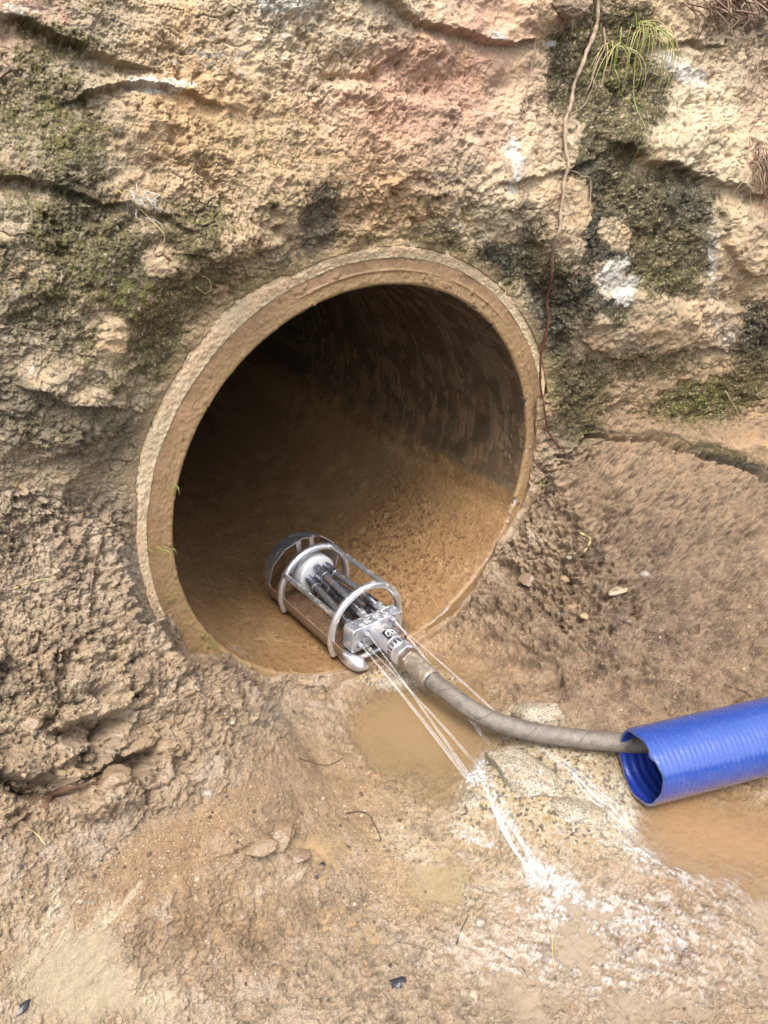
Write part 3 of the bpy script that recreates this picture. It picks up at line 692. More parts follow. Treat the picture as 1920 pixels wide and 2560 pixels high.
c = c*(1+.18*b2+.16*b3+.2*b4+.10*ringl*ss(-.2, .1, zz))[..., None]
c = mix(c, lin((150, 128, 102)), .35*ss(.02, .0, np.abs(zz-wl-.004))*ss(-.3, .3, b2))
c = np.clip(c*.62, .01, .7)
disp = .003*b5+.0014*flake+.0007*b3*(1+below)+.0006*b4*below
chip = ss(.03, .0, Yb)*ss(.02, .35, fbm(pp, 25, 3, .6, 77.))*.006
pr = pp*(1-((disp-chip)/.5)[..., None]*np.array([1, 0, 1]))
prp = np.stack([np.clip(.42-.1*below+.2*b2+.15*b3, .16, .9), .1+.18*below, A*0], -1)
me = np_mesh('bore', (pr+PO).reshape(-1, 3), grid_quads(len(yb), NA, True), c.reshape(-1, 3), prp.reshape(-1, 3))
link('bore', me, M_BORE, pipe)
mb = MB(); mb.lathe([(0, .52), (.02, .52)], (0, 8.99, .5), (0, 1, 0), 48); mb.build('far_end', plain('dark end cap', (.05, .04, .03), .9), pipe)  # added disc closing the bore, coloured dark for the unlit depth
# rim: the pipe's cut end
prof = [(.62, .10), (.62, .012)]+[(r, .0) for r in np.linspace(.615, .536, 26)]+[(.5325, -.0002), (.5315, -.0012), (.530, -.0016), (.5285, -.0012), (.5275, -.0001)]+[(r, .0005) for r in np.linspace(.524, .507, 9)]+[(.504, .0012), (.501, .0035), (.4995, .0065), (.5, .012)]
PR = np.array(prof); A2, I2 = np.meshgrid(ta, np.arange(len(prof)))
Rr = PR[I2, 0]; Yr = PR[I2, 1]
qp = np.stack([np.cos(A2)*Rr, Yr, np.sin(A2)*Rr], -1).astype(f4)
r1 = fbm(qp, 12, 3, .6, 5.); r2 = fbm(qp, 60, 3, .65, 15.); r3 = fbm(qp, 170, 2, .7, 25.)
rid = ss(.0, .3, fbm(qp, 6, 2, .5, 35.))
Yd = np.where((Yr < 0), Yr*rid, Yr)+np.where(Rr < .62, -.0025*r1-.0026*np.maximum(r2, 0)-.0018*r3, 0)-.0035*ss(.35, .6, r2+.4*r1)
chipr = ss(.508, .5, Rr)*ss(.1, .45, fbm(qp, 18, 3, .6, 45.))*ss(.3, .48, np.cos(A2))
Rd = Rr+chipr*.008+.0012*r1*ss(.51, .5, Rr)
qp2 = np.stack([np.cos(A2)*Rd, Yd+chipr*.004, np.sin(A2)*Rd], -1)
c = np.broadcast_to(lin((172, 138, 100)), qp.shape).copy()
c = mix(c, lin((188, 150, 112)), ss(-.2, .4, r1))
c = mix(c, lin((178, 148, 102)), ss(.532, .524, Rr)*.4)
c = mix(c, lin((140, 112, 76)), ss(.2, .5, r2+.5*r1)*.5)
c = mix(c, lin((120, 122, 60)), .6*ss(.0, .3, r2)*ss(25, 5, np.abs(np.degrees(A2)-202)))
c = mix(c, lin((190, 200, 205)), chipr)
c = mix(c, lin((120, 100, 74)), .5*ss(.2, .5, r3+.5*r2))
c = np.clip(c*(1+.14*r2+.22*r3)[..., None]*.60, .01, .75)
prp = np.stack([np.clip(.42+.2*r1, .2, .9), .25+0*A2, 0*A2], -1)
me = np_mesh('rim', (qp2+PO).reshape(-1, 3), grid_quads(len(prof), NA, True)[:, ::-1], c.reshape(-1, 3), prp.reshape(-1, 3)); link('rim', me, M_RING, pipe)
# mortar collar between rim and rock
a0, a1 = 12, 200
ca = np.radians(np.linspace(a0, a1, 900)); tt = np.linspace(0, 1, 34)
CA, TT = np.meshgrid(ca, tt); deg = np.degrees(CA)
en = fbm(np.stack([np.cos(CA)*.6, CA*0, np.sin(CA)*.6], -1).astype(f4), 14, 4, .65, 5.)
taper = ss(a0, a0+14, deg)*ss(a1, a1-6, deg)
Rin = .553+.003*en; Rout = np.maximum(np.convolve(np.pad(np.interp(deg[0], *COLLAR), 30, 'edge'), np.ones(61)/61, 'valid')[None]+.022*en, .575)
Rout = Rin+(Rout-Rin)*taper+.008*taper+.003
Rc = Rin+(Rout-Rin)*TT
qc = np.stack([np.cos(CA)*Rc, CA*0, np.sin(CA)*Rc], -1).astype(f4)
k1 = fbm(qc, 14, 3, .6, 55.); k2 = fbm(qc, 60, 3, .6, 65.); k3 = fbm(qc, 160, 2, .7, 75.)
yc = -.002*ss(0, .06, TT)-.007*ss(.0, .7, TT)*taper+.05*ss(.9, 1., TT)-.003*k1-.0022*k2-.002*k3+.006*(1-ss(0, .06, TT))
qc[..., 1] = yc
c = mix(np.broadcast_to(lin((234, 210, 170)), qc.shape), lin((238, 204, 164)), ss(-.2, .3, k1))
c = mix(c, lin((222, 204, 164)), ss(.3, .1, TT)*.7)
c = mix(c, lin((96, 88, 62)), ss(.35, .6, .6*k2+.5*k3+.55*ss(.55, 1, TT)-.1)*.75)
c = np.clip(c*(1+.14*k2+.2*k3)[..., None]*.70, 0, .75)
prp = np.stack([np.clip(.75+.1*k1, .2, 1), .15+0*CA, 0*CA], -1)
me = np_mesh('mortar_collar', (qc+PO).reshape(-1, 3), grid_quads(34, 900), c.reshape(-1, 3), prp.reshape(-1, 3)); link('mortar_collar', me, M_RING, pipe)

# ------------------------------------------------------------------ the sewer jetting nozzle (local: u right, v into the pipe, w up)
noz = tag(empty('jetting_nozzle', (0, .05, -.492), math.radians(4.5)), 'silver steel sled nozzle with tube hoops, lying in the mouth of the pipe', 'nozzle')
hoop = [(-.114, .03), (-.121, .075), (-.112, .125), (-.082, .170), (-.030, .197), (.025, .197), (.072, .172), (.102, .128), (.112, .085), (.110, .045)]
for v in (0., .25):
    m = MB(); m.tube([(a, v, b) for a, b in hoop], .0106, 18, smooth=8); m.build('hoop', M_STEEL, noz)
m = MB(); m.tube([(-.104, -.002, .152), (-.106, .252, .152)], .0076, 12); m.build('rail', M_STEEL, noz)
m = MB(); m.tube([(.056, -.002, .190), (.058, .252, .190)], .0076, 12); m.build('rail', M_STEEL, noz)
# hull: rolled sheet open at the top, thick 3 mm
def sheet(u_w, v0, v1, th, name, mat, nv=40):
    pts = catmull([np.array([a, b]) for a, b in u_w], 8); pts = np.array(pts)
    t = np.gradient(pts, axis=0); n_ = np.stack([-t[:, 1], t[:, 0]], 1); n_ /= np.linalg.norm(n_, axis=1)[:, None]
    ring = np.vstack([pts, (pts+n_*th)[::-1]]); k = len(ring)
    vs = [(p[0], v, p[1]) for v in np.linspace(v0, v1, nv) for p in ring]; m = MB(); m.v = vs; m.uv = [(0, 0)]*len(vs)
    for i in range(nv-1):
        for j in range(k): m.f.append((i*k+j, i*k+(j+1) % k, (i+1)*k+(j+1) % k, (i+1)*k+j))
    h = k//2
    for e in (0, nv-1):
        for j in range(h-1): m.f.append((e*k+j, e*k+j+1, e*k+k-2-j, e*k+k-1-j))
    return m.build(name, mat, noz, angle=50)
sheet([(-.124, .085), (-.119, .050), (-.098, .018), (-.06, .004), (0, 0), (.06, .004), (.096, .018), (.114, .05)], -.052, .345, .003, 'hull', M_HULL)
# grit bed lying in the hull
nu, nv = 60, 130; uu = np.linspace(-.112, .104, nu); vv = np.linspace(-.04, .33, nv); UU, VV = np.meshgrid(uu, vv)
q = np.stack([UU, VV, UU*0], -1).astype(f4)
hb = np.interp(UU, [-.124, -.119, -.098, -.06, 0, .06, .096, .114], [.085, .05, .018, .004, 0, .004, .018, .05])
W = np.maximum(hb+.0035, .024+.008*fbm(q, 18, 3, .6, 2.)+.004*fbm(q, 120, 2, .7, 4.))+.003*fbm(q, 190, 2, .7, 6.)-.01*ss(.02, 0, VV+.04)
g1 = fbm(q, 230, 2, .8, 8.)
cc = mix(np.broadcast_to(lin((150, 108, 72)), q.shape), lin((206, 176, 146)), ss(0, .4, g1)); cc = mix(cc, lin((84, 52, 34)), ss(.1, .4, -g1))*.6
me = np_mesh('grit', np.stack([UU, VV, W], -1).reshape(-1, 3), grid_quads(nv, nu)[:, ::-1], cc.reshape(-1, 3), np.stack([UU*0+.4, UU*0+.9, UU*0], -1).reshape(-1, 3))
link('grit', me, M_MUD, noz)
# rear end of the skid: cone ended tube and cross bar
m = MB(); m.tube([(-.100, .0, .035), (-.092, -.045, .028), (-.080, -.075, .024), (-.066, -.092, .020)], [.010, .020, .019, .003], 20, smooth=6); m.build('skid_tip', M_STEEL, noz)
m = MB(); m.tube([(-.085, -.045, .022), (-.03, -.048, .018), (.04, -.048, .016), (.075, -.045, .014), (.085, -.03, .010)], .0085, 14, smooth=6); m.build('cross_bar', M_STEEL, noz)
# faceted nose band
m = MB(); nb = []
for k in range(9):
    a = PI*(1.16-1.32*k/8); nb.append((.122*math.cos(a), .095+.108*math.sin(a)))
vs = []
for (a, b) in nb:
    for v, dr in ((.308, 1.03), (.366, .93), (.366, .91), (.308, 1.01)): vs.append((a*dr, v+(.0), .095+(b-.095)*dr))
m.v = vs; m.uv = [(0, 0)]*len(vs)
for i in range(8):
    for j in range(4): m.f.append((i*4+j, i*4+(j+1) % 4, (i+1)*4+(j+1) % 4, (i+1)*4+j))
m.f.append((0, 1, 2, 3)); m.f.append((35, 34, 33, 32)); m.build('nose_band', M_STEEL, noz, smooth=False)
for u in (-.012, .034):
    m = MB(); m.box((u, .315, .13), (.016, .004, .135)); m.build('nose_strut', M_STEEL, noz, bevel=.0008)
m = MB(); m.box((-.052, .30, .115), (.034, .006, .03)); m.tube([(-.052, .29, .115), (-.052, .31, .115)], .006, 12); m.build('bracket', M_STEEL, noz, bevel=.001)
# turbine head
H = (.0, .235, .112)
m = MB(); m.lathe([(0, .001), (0, .054), (.002, .058), (.0045, .060), (.026, .060), (.0275, .0585), (.029, .060), (.052, .060), (.056, .056), (.056, .001)], H, (0, 1, 0), 64)
m.build('jet_head', metal('bead blasted aluminium', (.74, .75, .77), .5, .05, metallic=.5), noz)
m = MB(); m.tube([(.0, .291, .112), (.0, .33, .112)], .02, 20); m.build('front_jet', M_DARKM, noz)
# centre shaft and four supply hoses
m = MB(); m.tube([(-.002, -.02, .088), (0, .236, .108)], .0185, 24); m.build('centre_shaft', M_DARKM, noz)
hp = [((.026, .235, .138), (.052, -.012, .105)), ((-.006, .235, .146), (-.010, -.012, .108)), ((-.036, .235, .118), (-.054, -.012, .092)), ((.032, .235, .09), (.05, -.012, .072)), ((-.02, .235, .078), (-.04, -.012, .07))]
for (a, b) in hp:
    a = np.array(a); b = np.array(b); t = b-a; f = lambda s_: a+t*s_
    hs = MB(); hs.tube([f(.2), f(.4)+(0, 0, .003), f(.6)+(0, 0, .003), f(.78)], .0098, 16, smooth=5); ho = hs.build('supply_hose', M_RUBBER, noz)
    dv = t/np.linalg.norm(t); ln = np.linalg.norm(t)
    m = MB(); m.lathe([(0, .007), (0, .0115), (.006, .012), (.03, .012), (.05, .0125), (.053, .0118), (.053, .005)], a, dv, 24); m.build('front_fitting', M_DARKM, ho)
    m = MB(); m.lathe([(0, .0135), (.002, .0142), (.004, .0135)], f(.185), dv, 24); m.build('crimp_ring', M_ALU, ho)
    m = MB(); m.lathe([(0, .005), (0, .0125), (.04, .0125), (.042, .011)], f(.72), dv, 24); m.build('rear_sleeve', M_DARKM, ho)
    m = MB(); m.lathe([(0, .010), (.0005, .0128), (.014, .0128), (.0145, .010), (.03, .010)], f(.88), dv, 6); m.build('hex_fitting', M_ALU, ho, angle=20)
# jet block, chamfered plate with rear facing jets
rollm = Matrix.Rotation(math.radians(3.5), 3, 'Y')
def bl(u, v, w):
    q = rollm @ Vector((u, 0, w)); return np.array([q[0]-.001, -.05+v, .080+q[2]])
prof2 = []
hw, hh, ch = .087, .036, .010
for (cx, cz, s0) in ((hw-ch, hh-ch, 0), (-hw+ch, hh-ch, 90), (-hw+ch, -hh+ch, 180), (hw-ch, -hh+ch, 270)):
    for k in range(6):
        a = math.radians(s0+90*k/5); prof2.append((cx+ch*math.cos(a), cz+ch*math.sin(a)))
m = MB(); k = len(prof2)
lay = [(0, .985), (.0, .985), (.0015, 1.), (.040, 1.), (.0415, .985)]
for (v, s_) in lay[1:]:
    for (a, b) in prof2: m.v.append(tuple(bl(a*s_, v, b*(s_ if s_ == 1 else .965)))); m.uv.append((0, 0))
for i in range(3):
    for j in range(k): m.f.append((i*k+j, i*k+(j+1) % k, (i+1)*k+(j+1) % k, (i+1)*k+j))
m.f.append(tuple(range(k))[::-1]); m.f.append(tuple(3*k+j for j in range(k)))
block = m.build('jet_block', M_ALU, noz, angle=25)
def text_mesh(s_, size, depth):
    cu = bpy.data.curves.new('t', 'FONT'); cu.body = s_; cu.size = size; cu.extrude = depth*.6; cu.align_x = 'CENTER'; cu.align_y = 'CENTER'; cu.space_character = 1.15; cu.resolution_u = 3
    o = bpy.data.objects.new('t', cu); COL.objects.link(o); bpy.context.view_layer.update()
    me = bpy.data.meshes.new_from_object(o.evaluated_get(bpy.context.evaluated_depsgraph_get()))
    bpy.data.objects.remove(o); return me
tm = text_mesh('USB', .034, .0016); tm.name = 'embossed_lettering'
for v in tm.vertices:
    q = bl(v.co.x*1.25+.006, .021+v.co.y*.85, .0364+v.co.z); v.co = Vector(q)
tm.shade_flat(); link('embossed_lettering', tm, M_STEEL, block)
# jets inserts (u, w on the block's face)
def blp(px, py):
    """where a measured sight line meets the block's front face, in block coordinates"""
    q = on_plane([px], [py], (math.sin(math.radians(4.5)), math.cos(math.radians(4.5)), 0), (0, .05-.05, -.49))[0]-np.array([0, .05, -.492])
    c_, s_ = math.cos(math.radians(-4.5)), math.sin(math.radians(-4.5)); lu, lw = q[0]*c_-q[1]*s_, q[2]
    r_ = rollm.inverted() @ Vector((lu+.001, 0, lw-.08)); return r_[0], r_[2]
JETS = []
for (jx, jy) in [(894, 1607), (912.4, 1581), (919.7, 1619), (984.7, 1549), (993.8, 1563)]:
    a, b = blp(jx, jy); o_ = bl(a, .0, b)
    m = MB(); m.lathe([(-.004, .0105), (.0006, .0105), (.0006, .008), (-.002, .008)], o_, (0, -1, 0), 24); jr = m.build('jet_socket', M_DARKM, block)
    m = MB(); m.lathe([(-.002, .0062), (.008, .0066), (.009, .0056), (.0095, .003), (.0145, .0028), (.015, .0012)], o_, (0, -1, 0), 6); m.build('jet_insert', M_ALU, block, angle=20)
    JETS.append(o_+np.array([0, -.015, 0]))
for (a, b) in ((-.079, .026), (.079, .026), (-.079, -.026), (.079, -.026), (.05, -.02)):
    m = MB(); m.lathe([(-.001, .0026), (.0006, .0026), (.0007, .001)], bl(a, 0, b), (0, -1, 0), 12); m.build('bolt', M_DARKM, block)
# swivel coupling
sw0 = bl(.004, 0, .002); swd = np.array([-.0785, -1, 0.0]); swd /= np.linalg.norm(swd)
m = MB(); m.lathe([(-.002, .033), (.004, .0325), (.008, .030), (.034, .030), (.035, .0312), (.074, .0312), (.0755, .0295), (.078, .0295)], sw0, swd, 56)
for a in (2.4, 2.75): 
    pass
sw = m.build('swivel', M_ALU, noz)
m = MB(); m.lathe([(.077, .0295), (.078, .0312), (.082, .0312), (.083, .0325), (.104, .0325), (.106, .031)], sw0, swd, 56); grip = m.build('grip_ring', M_ALU, noz)
s1 = np.cross(swd, (0, 0, 1.)); s1 /= np.linalg.norm(s1); s2 = np.cross(s1, swd)     # s1 sideways, s2 up
def cyl_pt(d_, ang, r): return sw0+swd*d_+r*(math.cos(ang)*s2+math.sin(ang)*s1)
for k in range(18):
    a = 2*PI*k/18; m = MB(); m.tube([cyl_pt(.086, a, .0318), cyl_pt(.1015, a, .0318)], .0027, 8, smooth=0); m.build('grip_slot', M_DARKM, grip)
for k in range(2):
    m = MB(); p_ = cyl_pt(.05+.016*k, 1.75 if False else -1.9, .0308); ax = p_-(sw0+swd*(.05+.016*k)); m.lathe([(0, .0045), (.0012, .0045), (.0013, .002)], p_, ax, 16); m.build('grub_screw', M_DARKM, sw)
m = MB(); m.lathe([(.104, .0285), (.1045, .0345), (.124, .0345), (.126, .0315), (.127, .028)], sw0, swd, 6, ph=.3); m.build('swivel_nut', M_ALU, noz, angle=20)
# name plate: dark patch with a white dome and the maker's letters
up_a = -.42
def patch(name, d0, d1, a0_, a1_, r, mat, parent, shape=None):
    m = MB(); nd, na = 14, 20
    for i in range(nd):
        for j in range(na):
            m.v.append(tuple(cyl_pt(d0+(d1-d0)*i/(nd-1), a0_+(a1_-a0_)*j/(na-1), r))); m.uv.append((0, 0))
    for i in range(nd-1):
        for j in range(na-1):
            if shape is None or shape((i+.5)/(nd-1), (j+.5)/(na-1)): m.f.append((i*na+j, i*na+j+1, (i+1)*na+j+1, (i+1)*na+j))
    return m.build(name, mat, parent)
plate = patch('name_plate', .038, .072, -.62, .62, .0316, plain('black plate', (.02, .02, .022), .35), sw)
M_WHITE = plain('white print', (.8, .8, .8), .5)
m = MB(); m.v = [tuple(cyl_pt(.053, 0, .0320))]; m.uv = [(0, 0)]
for k in range(25):
    a = PI*k/24; m.v.append(tuple(cyl_pt(.053-.012*math.sin(a), .42*math.cos(a), .0320))); m.uv.append((0, 0))
for k in range(24): m.f.append((0, k+1, k+2))
m.build('plate_dome', M_WHITE, plate)
tm = text_mesh('USB', .0125, .0002); tm.name = 'plate_lettering'
for v in tm.vertices: v.co = Vector(cyl_pt(.0600-v.co.y, -v.co.x*1.25/.031, .0320+v.co.z))
tm.shade_flat(); link('plate_lettering', tm, M_WHITE, plate)
for r_, (d_, e0, e1) in enumerate(((.0672, -.45, .25), (.0698, -.3, .2))):
    patch('plate_line', d_, d_+.0011, e0, e1, .0320, M_WHITE, plate, lambda i, j: int(j*19) % 4 != 3)

# ------------------------------------------------------------------ high pressure hose
nw = lambda p: np.array([0, .05, -.492])+np.array([p[0]*math.cos(math.radians(4.5))-p[1]*math.sin(math.radians(4.5)), p[0]*math.sin(math.radians(4.5))+p[1]*math.cos(math.radians(4.5)), p[2]])
hz = nw(sw0+swd*.126); e_ = nw(sw0+swd*.3)-hz; e_ /= np.linalg.norm(e_)
hose = tag(empty('pressure_hose', tuple(hz)), 'muddy grey braided high pressure hose curving from the steel nozzle into the blue pipe', 'hose')
I3 = np.array(hz)
def loc(p): return tuple(np.array(p)-I3)
m = MB(); m.lathe([(0, .024), (.0005, .0305), (.018, .0305), (.0195, .0285), (.024, .024), (.03, .024)], loc(hz), e_, 6, ph=.5); m.build('coupling_nut', metal('rusty nut steel', (.33, .26, .21), .4, .12, metallic=.85), hose, angle=20)
# hose centre line, measured against the bed
hz_pts = [hz+e_*.075]
fe = hz+e_*.105
f_dir = e_.copy()
def hp_at(px, py, z): return on_plane([px], [py], (0, 0, 1), (0, 0, z))[0]
ctl = [hz+e_*.03, hz+e_*.10, hp_at(1150, 1753, -.417), hp_at(1210, 1791, -.427), hp_at(1290, 1820, -.438), hp_at(1380, 1838, -.444), hp_at(1480, 1850, -.447), hp_at(1590, 1858, -.448), hp_at(1720, 1850, -.448), hp_at(1900, 1800, -.448), hp_at(2200, 1720, -.448)]
print('ferrule px', [round(float(v)*S) for v in proj(hz)], [round(float(v)*S) for v in proj(hz+e_*.1)]); print('hose ctl', [np.round(c_, 3) for c_ in ctl])
m = MB(); m.tube([loc(c_) for c_ in ctl], .0222, 40, smooth=14)
def hose_mat():
    mt, nt, b = nmat('braided hose'); uv = N(nt, 'ShaderNodeUVMap').outputs[0]; geo = N(nt, 'ShaderNodeTexCoord').outputs['Object']
    sx = N(nt, 'ShaderNodeSeparateXYZ'); L(nt, uv, sx.inputs[0])
    ang = math_n(nt, 'ADD', math_n(nt, 'MULTIPLY', sx.outputs[0], 1150.), math_n(nt, 'MULTIPLY', sx.outputs[1], 2*PI*14))
    wv = math_n(nt, 'SINE', ang); n = noise_n(nt, geo, 60, 5, .65); n2 = noise_n(nt, geo, 600, 3, .7)
    sp_ = math_n(nt, 'FRACT', math_n(nt, 'ADD', math_n(nt, 'MULTIPLY', sx.outputs[0], 9.), sx.outputs[1])); line = math_n(nt, 'LESS_THAN', sp_, .018)
    c_ = ramp_n(nt, n.outputs[0], [(.3, (.08, .068, .055)), (.5, (.14, .12, .098)), (.7, (.2, .168, .13))]).outputs[0]
    c_ = mixc(nt, c_, (.07, .055, .045), math_n(nt, 'MULTIPLY', math_n(nt, 'LESS_THAN', wv, -.35), .5))
    c_ = mixc(nt, c_, (.03, .025, .02), math_n(nt, 'MULTIPLY', line, .8))
    c_ = mixc(nt, c_, (.1, .065, .04), math_n(nt, 'MULTIPLY', math_n(nt, 'GREATER_THAN', n2.outputs[0], .6), .7))
    c_ = mixc(nt, c_, (.3, .25, .19), math_n(nt, 'MULTIPLY', math_n(nt, 'LESS_THAN', n2.outputs[0], .36), .6))
    L(nt, c_, b.inputs['Base Color']); b.inputs['Roughness'].default_value = .38
    bp = N(nt, 'ShaderNodeBump'); bp.inputs['Distance'].default_value = .0012; bp.inputs['Strength'].default_value = .7
    L(nt, math_n(nt, 'SUBTRACT', math_n(nt, 'ADD', math_n(nt, 'MULTIPLY', wv, .3), n2.outputs[0]), line), bp.inputs['Height']); L(nt, bp.outputs[0], b.inputs['Normal'])
    return mt
m.build('hose_line', hose_mat(), hose)
m = MB(); m.lathe([(.020, .0255), (.024, .0268), (.030, .0275), (.098, .0275), (.104, .0262), (.106, .0245), (.106, .0225), (.10, .0215)], loc(hz), e_, 48); m.build('ferrule', M_FERR, hose)
m = MB(); m.lathe([(.1015, .0235), (.103, .0248), (.1085, .0248), (.110, .0215)], loc(hz), e_, 40); m.build('ferrule_seal', M_RUBBER, hose)

# ------------------------------------------------------------------ blue pipe sleeve
def blue_mat():
    mt, nt, b = nmat('blue ribbed plastic'); uv = N(nt, 'ShaderNodeUVMap').outputs[0]; geo = N(nt, 'ShaderNodeTexCoord').outputs['Object']
    sx = N(nt, 'ShaderNodeSeparateXYZ'); L(nt, uv, sx.inputs[0]); sz = N(nt, 'ShaderNodeSeparateXYZ'); L(nt, geo, sz.inputs[0])
    n = noise_n(nt, geo, 30, 5, .65); n2 = noise_n(nt, geo, 300, 3, .6)
    wv = math_n(nt, 'SINE', math_n(nt, 'MULTIPLY', sx.outputs[0], 2*PI/.0125))
    c_ = mixc(nt, (.008, .034, .19), (.016, .056, .26), n.outputs[0])
    zf = N(nt, 'ShaderNodeMapRange'); L(nt, sz.outputs[2], zf.inputs[0]); zf.inputs[1].default_value = .012; zf.inputs[2].default_value = -.055; zf.inputs[3].default_value = -.12; zf.inputs[4].default_value = .75
    f_ = math_n(nt, 'ADD', math_n(nt, 'ADD', zf.outputs[0], math_n(nt, 'MULTIPLY', math_n(nt, 'SUBTRACT', n.outputs[0], .5), .9)), math_n(nt, 'MULTIPLY', wv, .16), True)
    c_ = mixc(nt, c_, (.22, .16, .13), math_n(nt, 'MULTIPLY', f_, .8))
    sc_n = noise_n(nt, uv, 40, 3, .6); mp = N(nt, 'ShaderNodeMapping'); mp.inputs['Scale'].default_value = (9, .7, 1); L(nt, uv, mp.inputs[0]); L(nt, mp.outputs[0], sc_n.inputs['Vector'])
    c_ = mixc(nt, c_, (.02, .03, .2), math_n(nt, 'MULTIPLY', math_n(nt, 'GREATER_THAN', sc_n.outputs[0], .66), .6))
    sp2 = noise_n(nt, geo, 190, 3, .75); c_ = mixc(nt, c_, (.2, .14, .09), math_n(nt, 'MULTIPLY', math_n(nt, 'GREATER_THAN', sp2.outputs[0], .66), .8))
    L(nt, c_, b.inputs['Base Color']); L(nt, math_n(nt, 'ADD', .16, math_n(nt, 'MULTIPLY', n2.outputs[0], .25)), b.inputs['Roughness'])
    b.inputs['Coat Weight'].default_value = 1.; b.inputs['Coat Roughness'].default_value = .12
    bp = N(nt, 'ShaderNodeBump'); bp.inputs['Distance'].default_value = .0016; bp.inputs['Strength'].default_value = .5
    L(nt, math_n(nt, 'ADD', math_n(nt, 'MULTIPLY', n2.outputs[0], .9), math_n(nt, 'MULTIPLY', n.outputs[0], 1.6)), bp.inputs['Height']); L(nt, bp.outputs[0], b.inputs['Normal'])
    return mt
BR = .082
bs = hp_at(1597, 1917, -.428); bdir = hp_at(1920, 1838, -.428)-bs; print('blue', bs, bdir); bdir /= np.linalg.norm(bdir)
bo = tag(empty('blue_pipe_sleeve', tuple(bs)), 'glossy blue ribbed plastic pipe with a ragged open end holding the hose', 'pipe')
b_side = np.cross(bdir, (0, 0, 1.)); b_side /= np.linalg.norm(b_side)      # towards the viewer's side
nl, na = 300, 120; ln = 1.15
m = MB()
for sh in (0, 1):
    for i in range(nl):
        for j in range(na):
            a = 2*PI*j/na
            end = -.009*math.exp(-((a-1.15)/.13)**2)+.006*math.exp(-((a-2.6)/.2)**2)+.004*math.sin(2*a+1)+.0015*math.sin(5*a)+.0008*math.sin(11*a+2)
            s_ = end*(1-i/(nl-1))+ln*(i/(nl-1))
            r = BR+(.0005*math.sin(2*PI*s_/.0125) if not sh else -.0058+.0012*math.sin(2*PI*s_/.02))
            sq = 1-.05*math.exp(-s_/.2)*math.cos(2*a)
            p = bdir*s_+r*(math.cos(a)*sq*b_side+math.sin(a)*np.array([0, 0, 1.])/sq)
            p[2] += .05*s_*s_*0
            m.v.append(tuple(p)); m.uv.append((s_, j/na))
K = nl*na
ml = MB(); ml.v = m.v[K:]; ml.uv = m.uv[K:]
for i in range(nl-1):
    for j in range(na):
        j2 = (j+1) % na; m.f.append((i*na+j, i*na+j2, (i+1)*na+j2, (i+1)*na+j)); ml.f.append((i*na+j, (i+1)*na+j, (i+1)*na+j2, i*na+j2))
for i in (0, nl-1):
    for j in range(na):
        j2 = (j+1) % na; m.f.append((i*na+j, K+i*na+j, K+i*na+j2, i*na+j2))
me_b = m.build('sleeve_wall', blue_mat(), bo, angle=60)
ml.build('lining', plain('deep blue lining', (.012, .03, .2), .25), bo)

# ------------------------------------------------------------------ water jets, spray and foam
def jet_mat():
    mt, nt, b = nmat('jet water'); b.inputs['Base Color'].default_value = (.75, .76, .78, 1); b.inputs['Roughness'].default_value = .1; b.inputs['IOR'].default_value = 1.33
    geo = N(nt, 'ShaderNodeTexCoord').outputs['Object']; n = noise_n(nt, geo, 220, 3, .6)
    L(nt, math_n(nt, 'ADD', math_n(nt, 'MULTIPLY', n.outputs[0], .42), -.05), b.inputs['Alpha'])
    return mt
def foam_mat(name, alpha, c=(.88, .9, .92), r=.25):
    mt, nt, b = nmat(name); b.inputs['Base Color'].default_value = (*c, 1); b.inputs['Roughness'].default_value = r; b.inputs['IOR'].default_value = 1.33
    geo = N(nt, 'ShaderNodeTexCoord').outputs['Object']; n = noise_n(nt, geo, 150, 3, .6)
    L(nt, math_n(nt, 'MULTIPLY', n.outputs[0], alpha*2, True), b.inputs['Alpha']); return mt
M_JET = jet_mat()
ends = [on(1008, 1684, .004), on(1014, 1690, .004), on(1024, 1652, .010), on(1057, 1607, .006), on(1130, 1616, .01)]
lab = ['thin water jet from the lower left jet hole, ending in the foam', 'thin water jet from the upper left jet hole crossing over its neighbour', 'thin water jet from the small lower middle jet hole, shortest of the left group',
       'thin water jet from the upper right jet hole, passing behind the hose', 'thin water jet from the lower right jet hole, running along the hose']
for i, (j, e) in enumerate(zip(JETS, ends)):
    a = nw(j); e = np.array(e); o = empty('water_jet', tuple(a)); t = e-a
    side = np.cross(t, (0, 0, 1.)); side /= np.linalg.norm(side)
    tag(o, lab[i], 'water jet', 'water jets from the nozzle block')
    for k, off in enumerate((-1, 0.15, 1)[:(3 if i in (0, 3) else 2)]):
        m = MB(); pts = []; rad = []
        for q in range(22):
            s_ = q/21; pts.append(t*s_+side*off*(.0012+.0045*s_)+np.array([0, 0, .006*math.sin(PI*s_)+.0022*off*s_])); rad.append(.0007+.0002*math.sin(q*1.7+k)+.0005*s_)
        m.tube(pts, rad, 8, smooth=2); m.build('strand', M_JET, o)

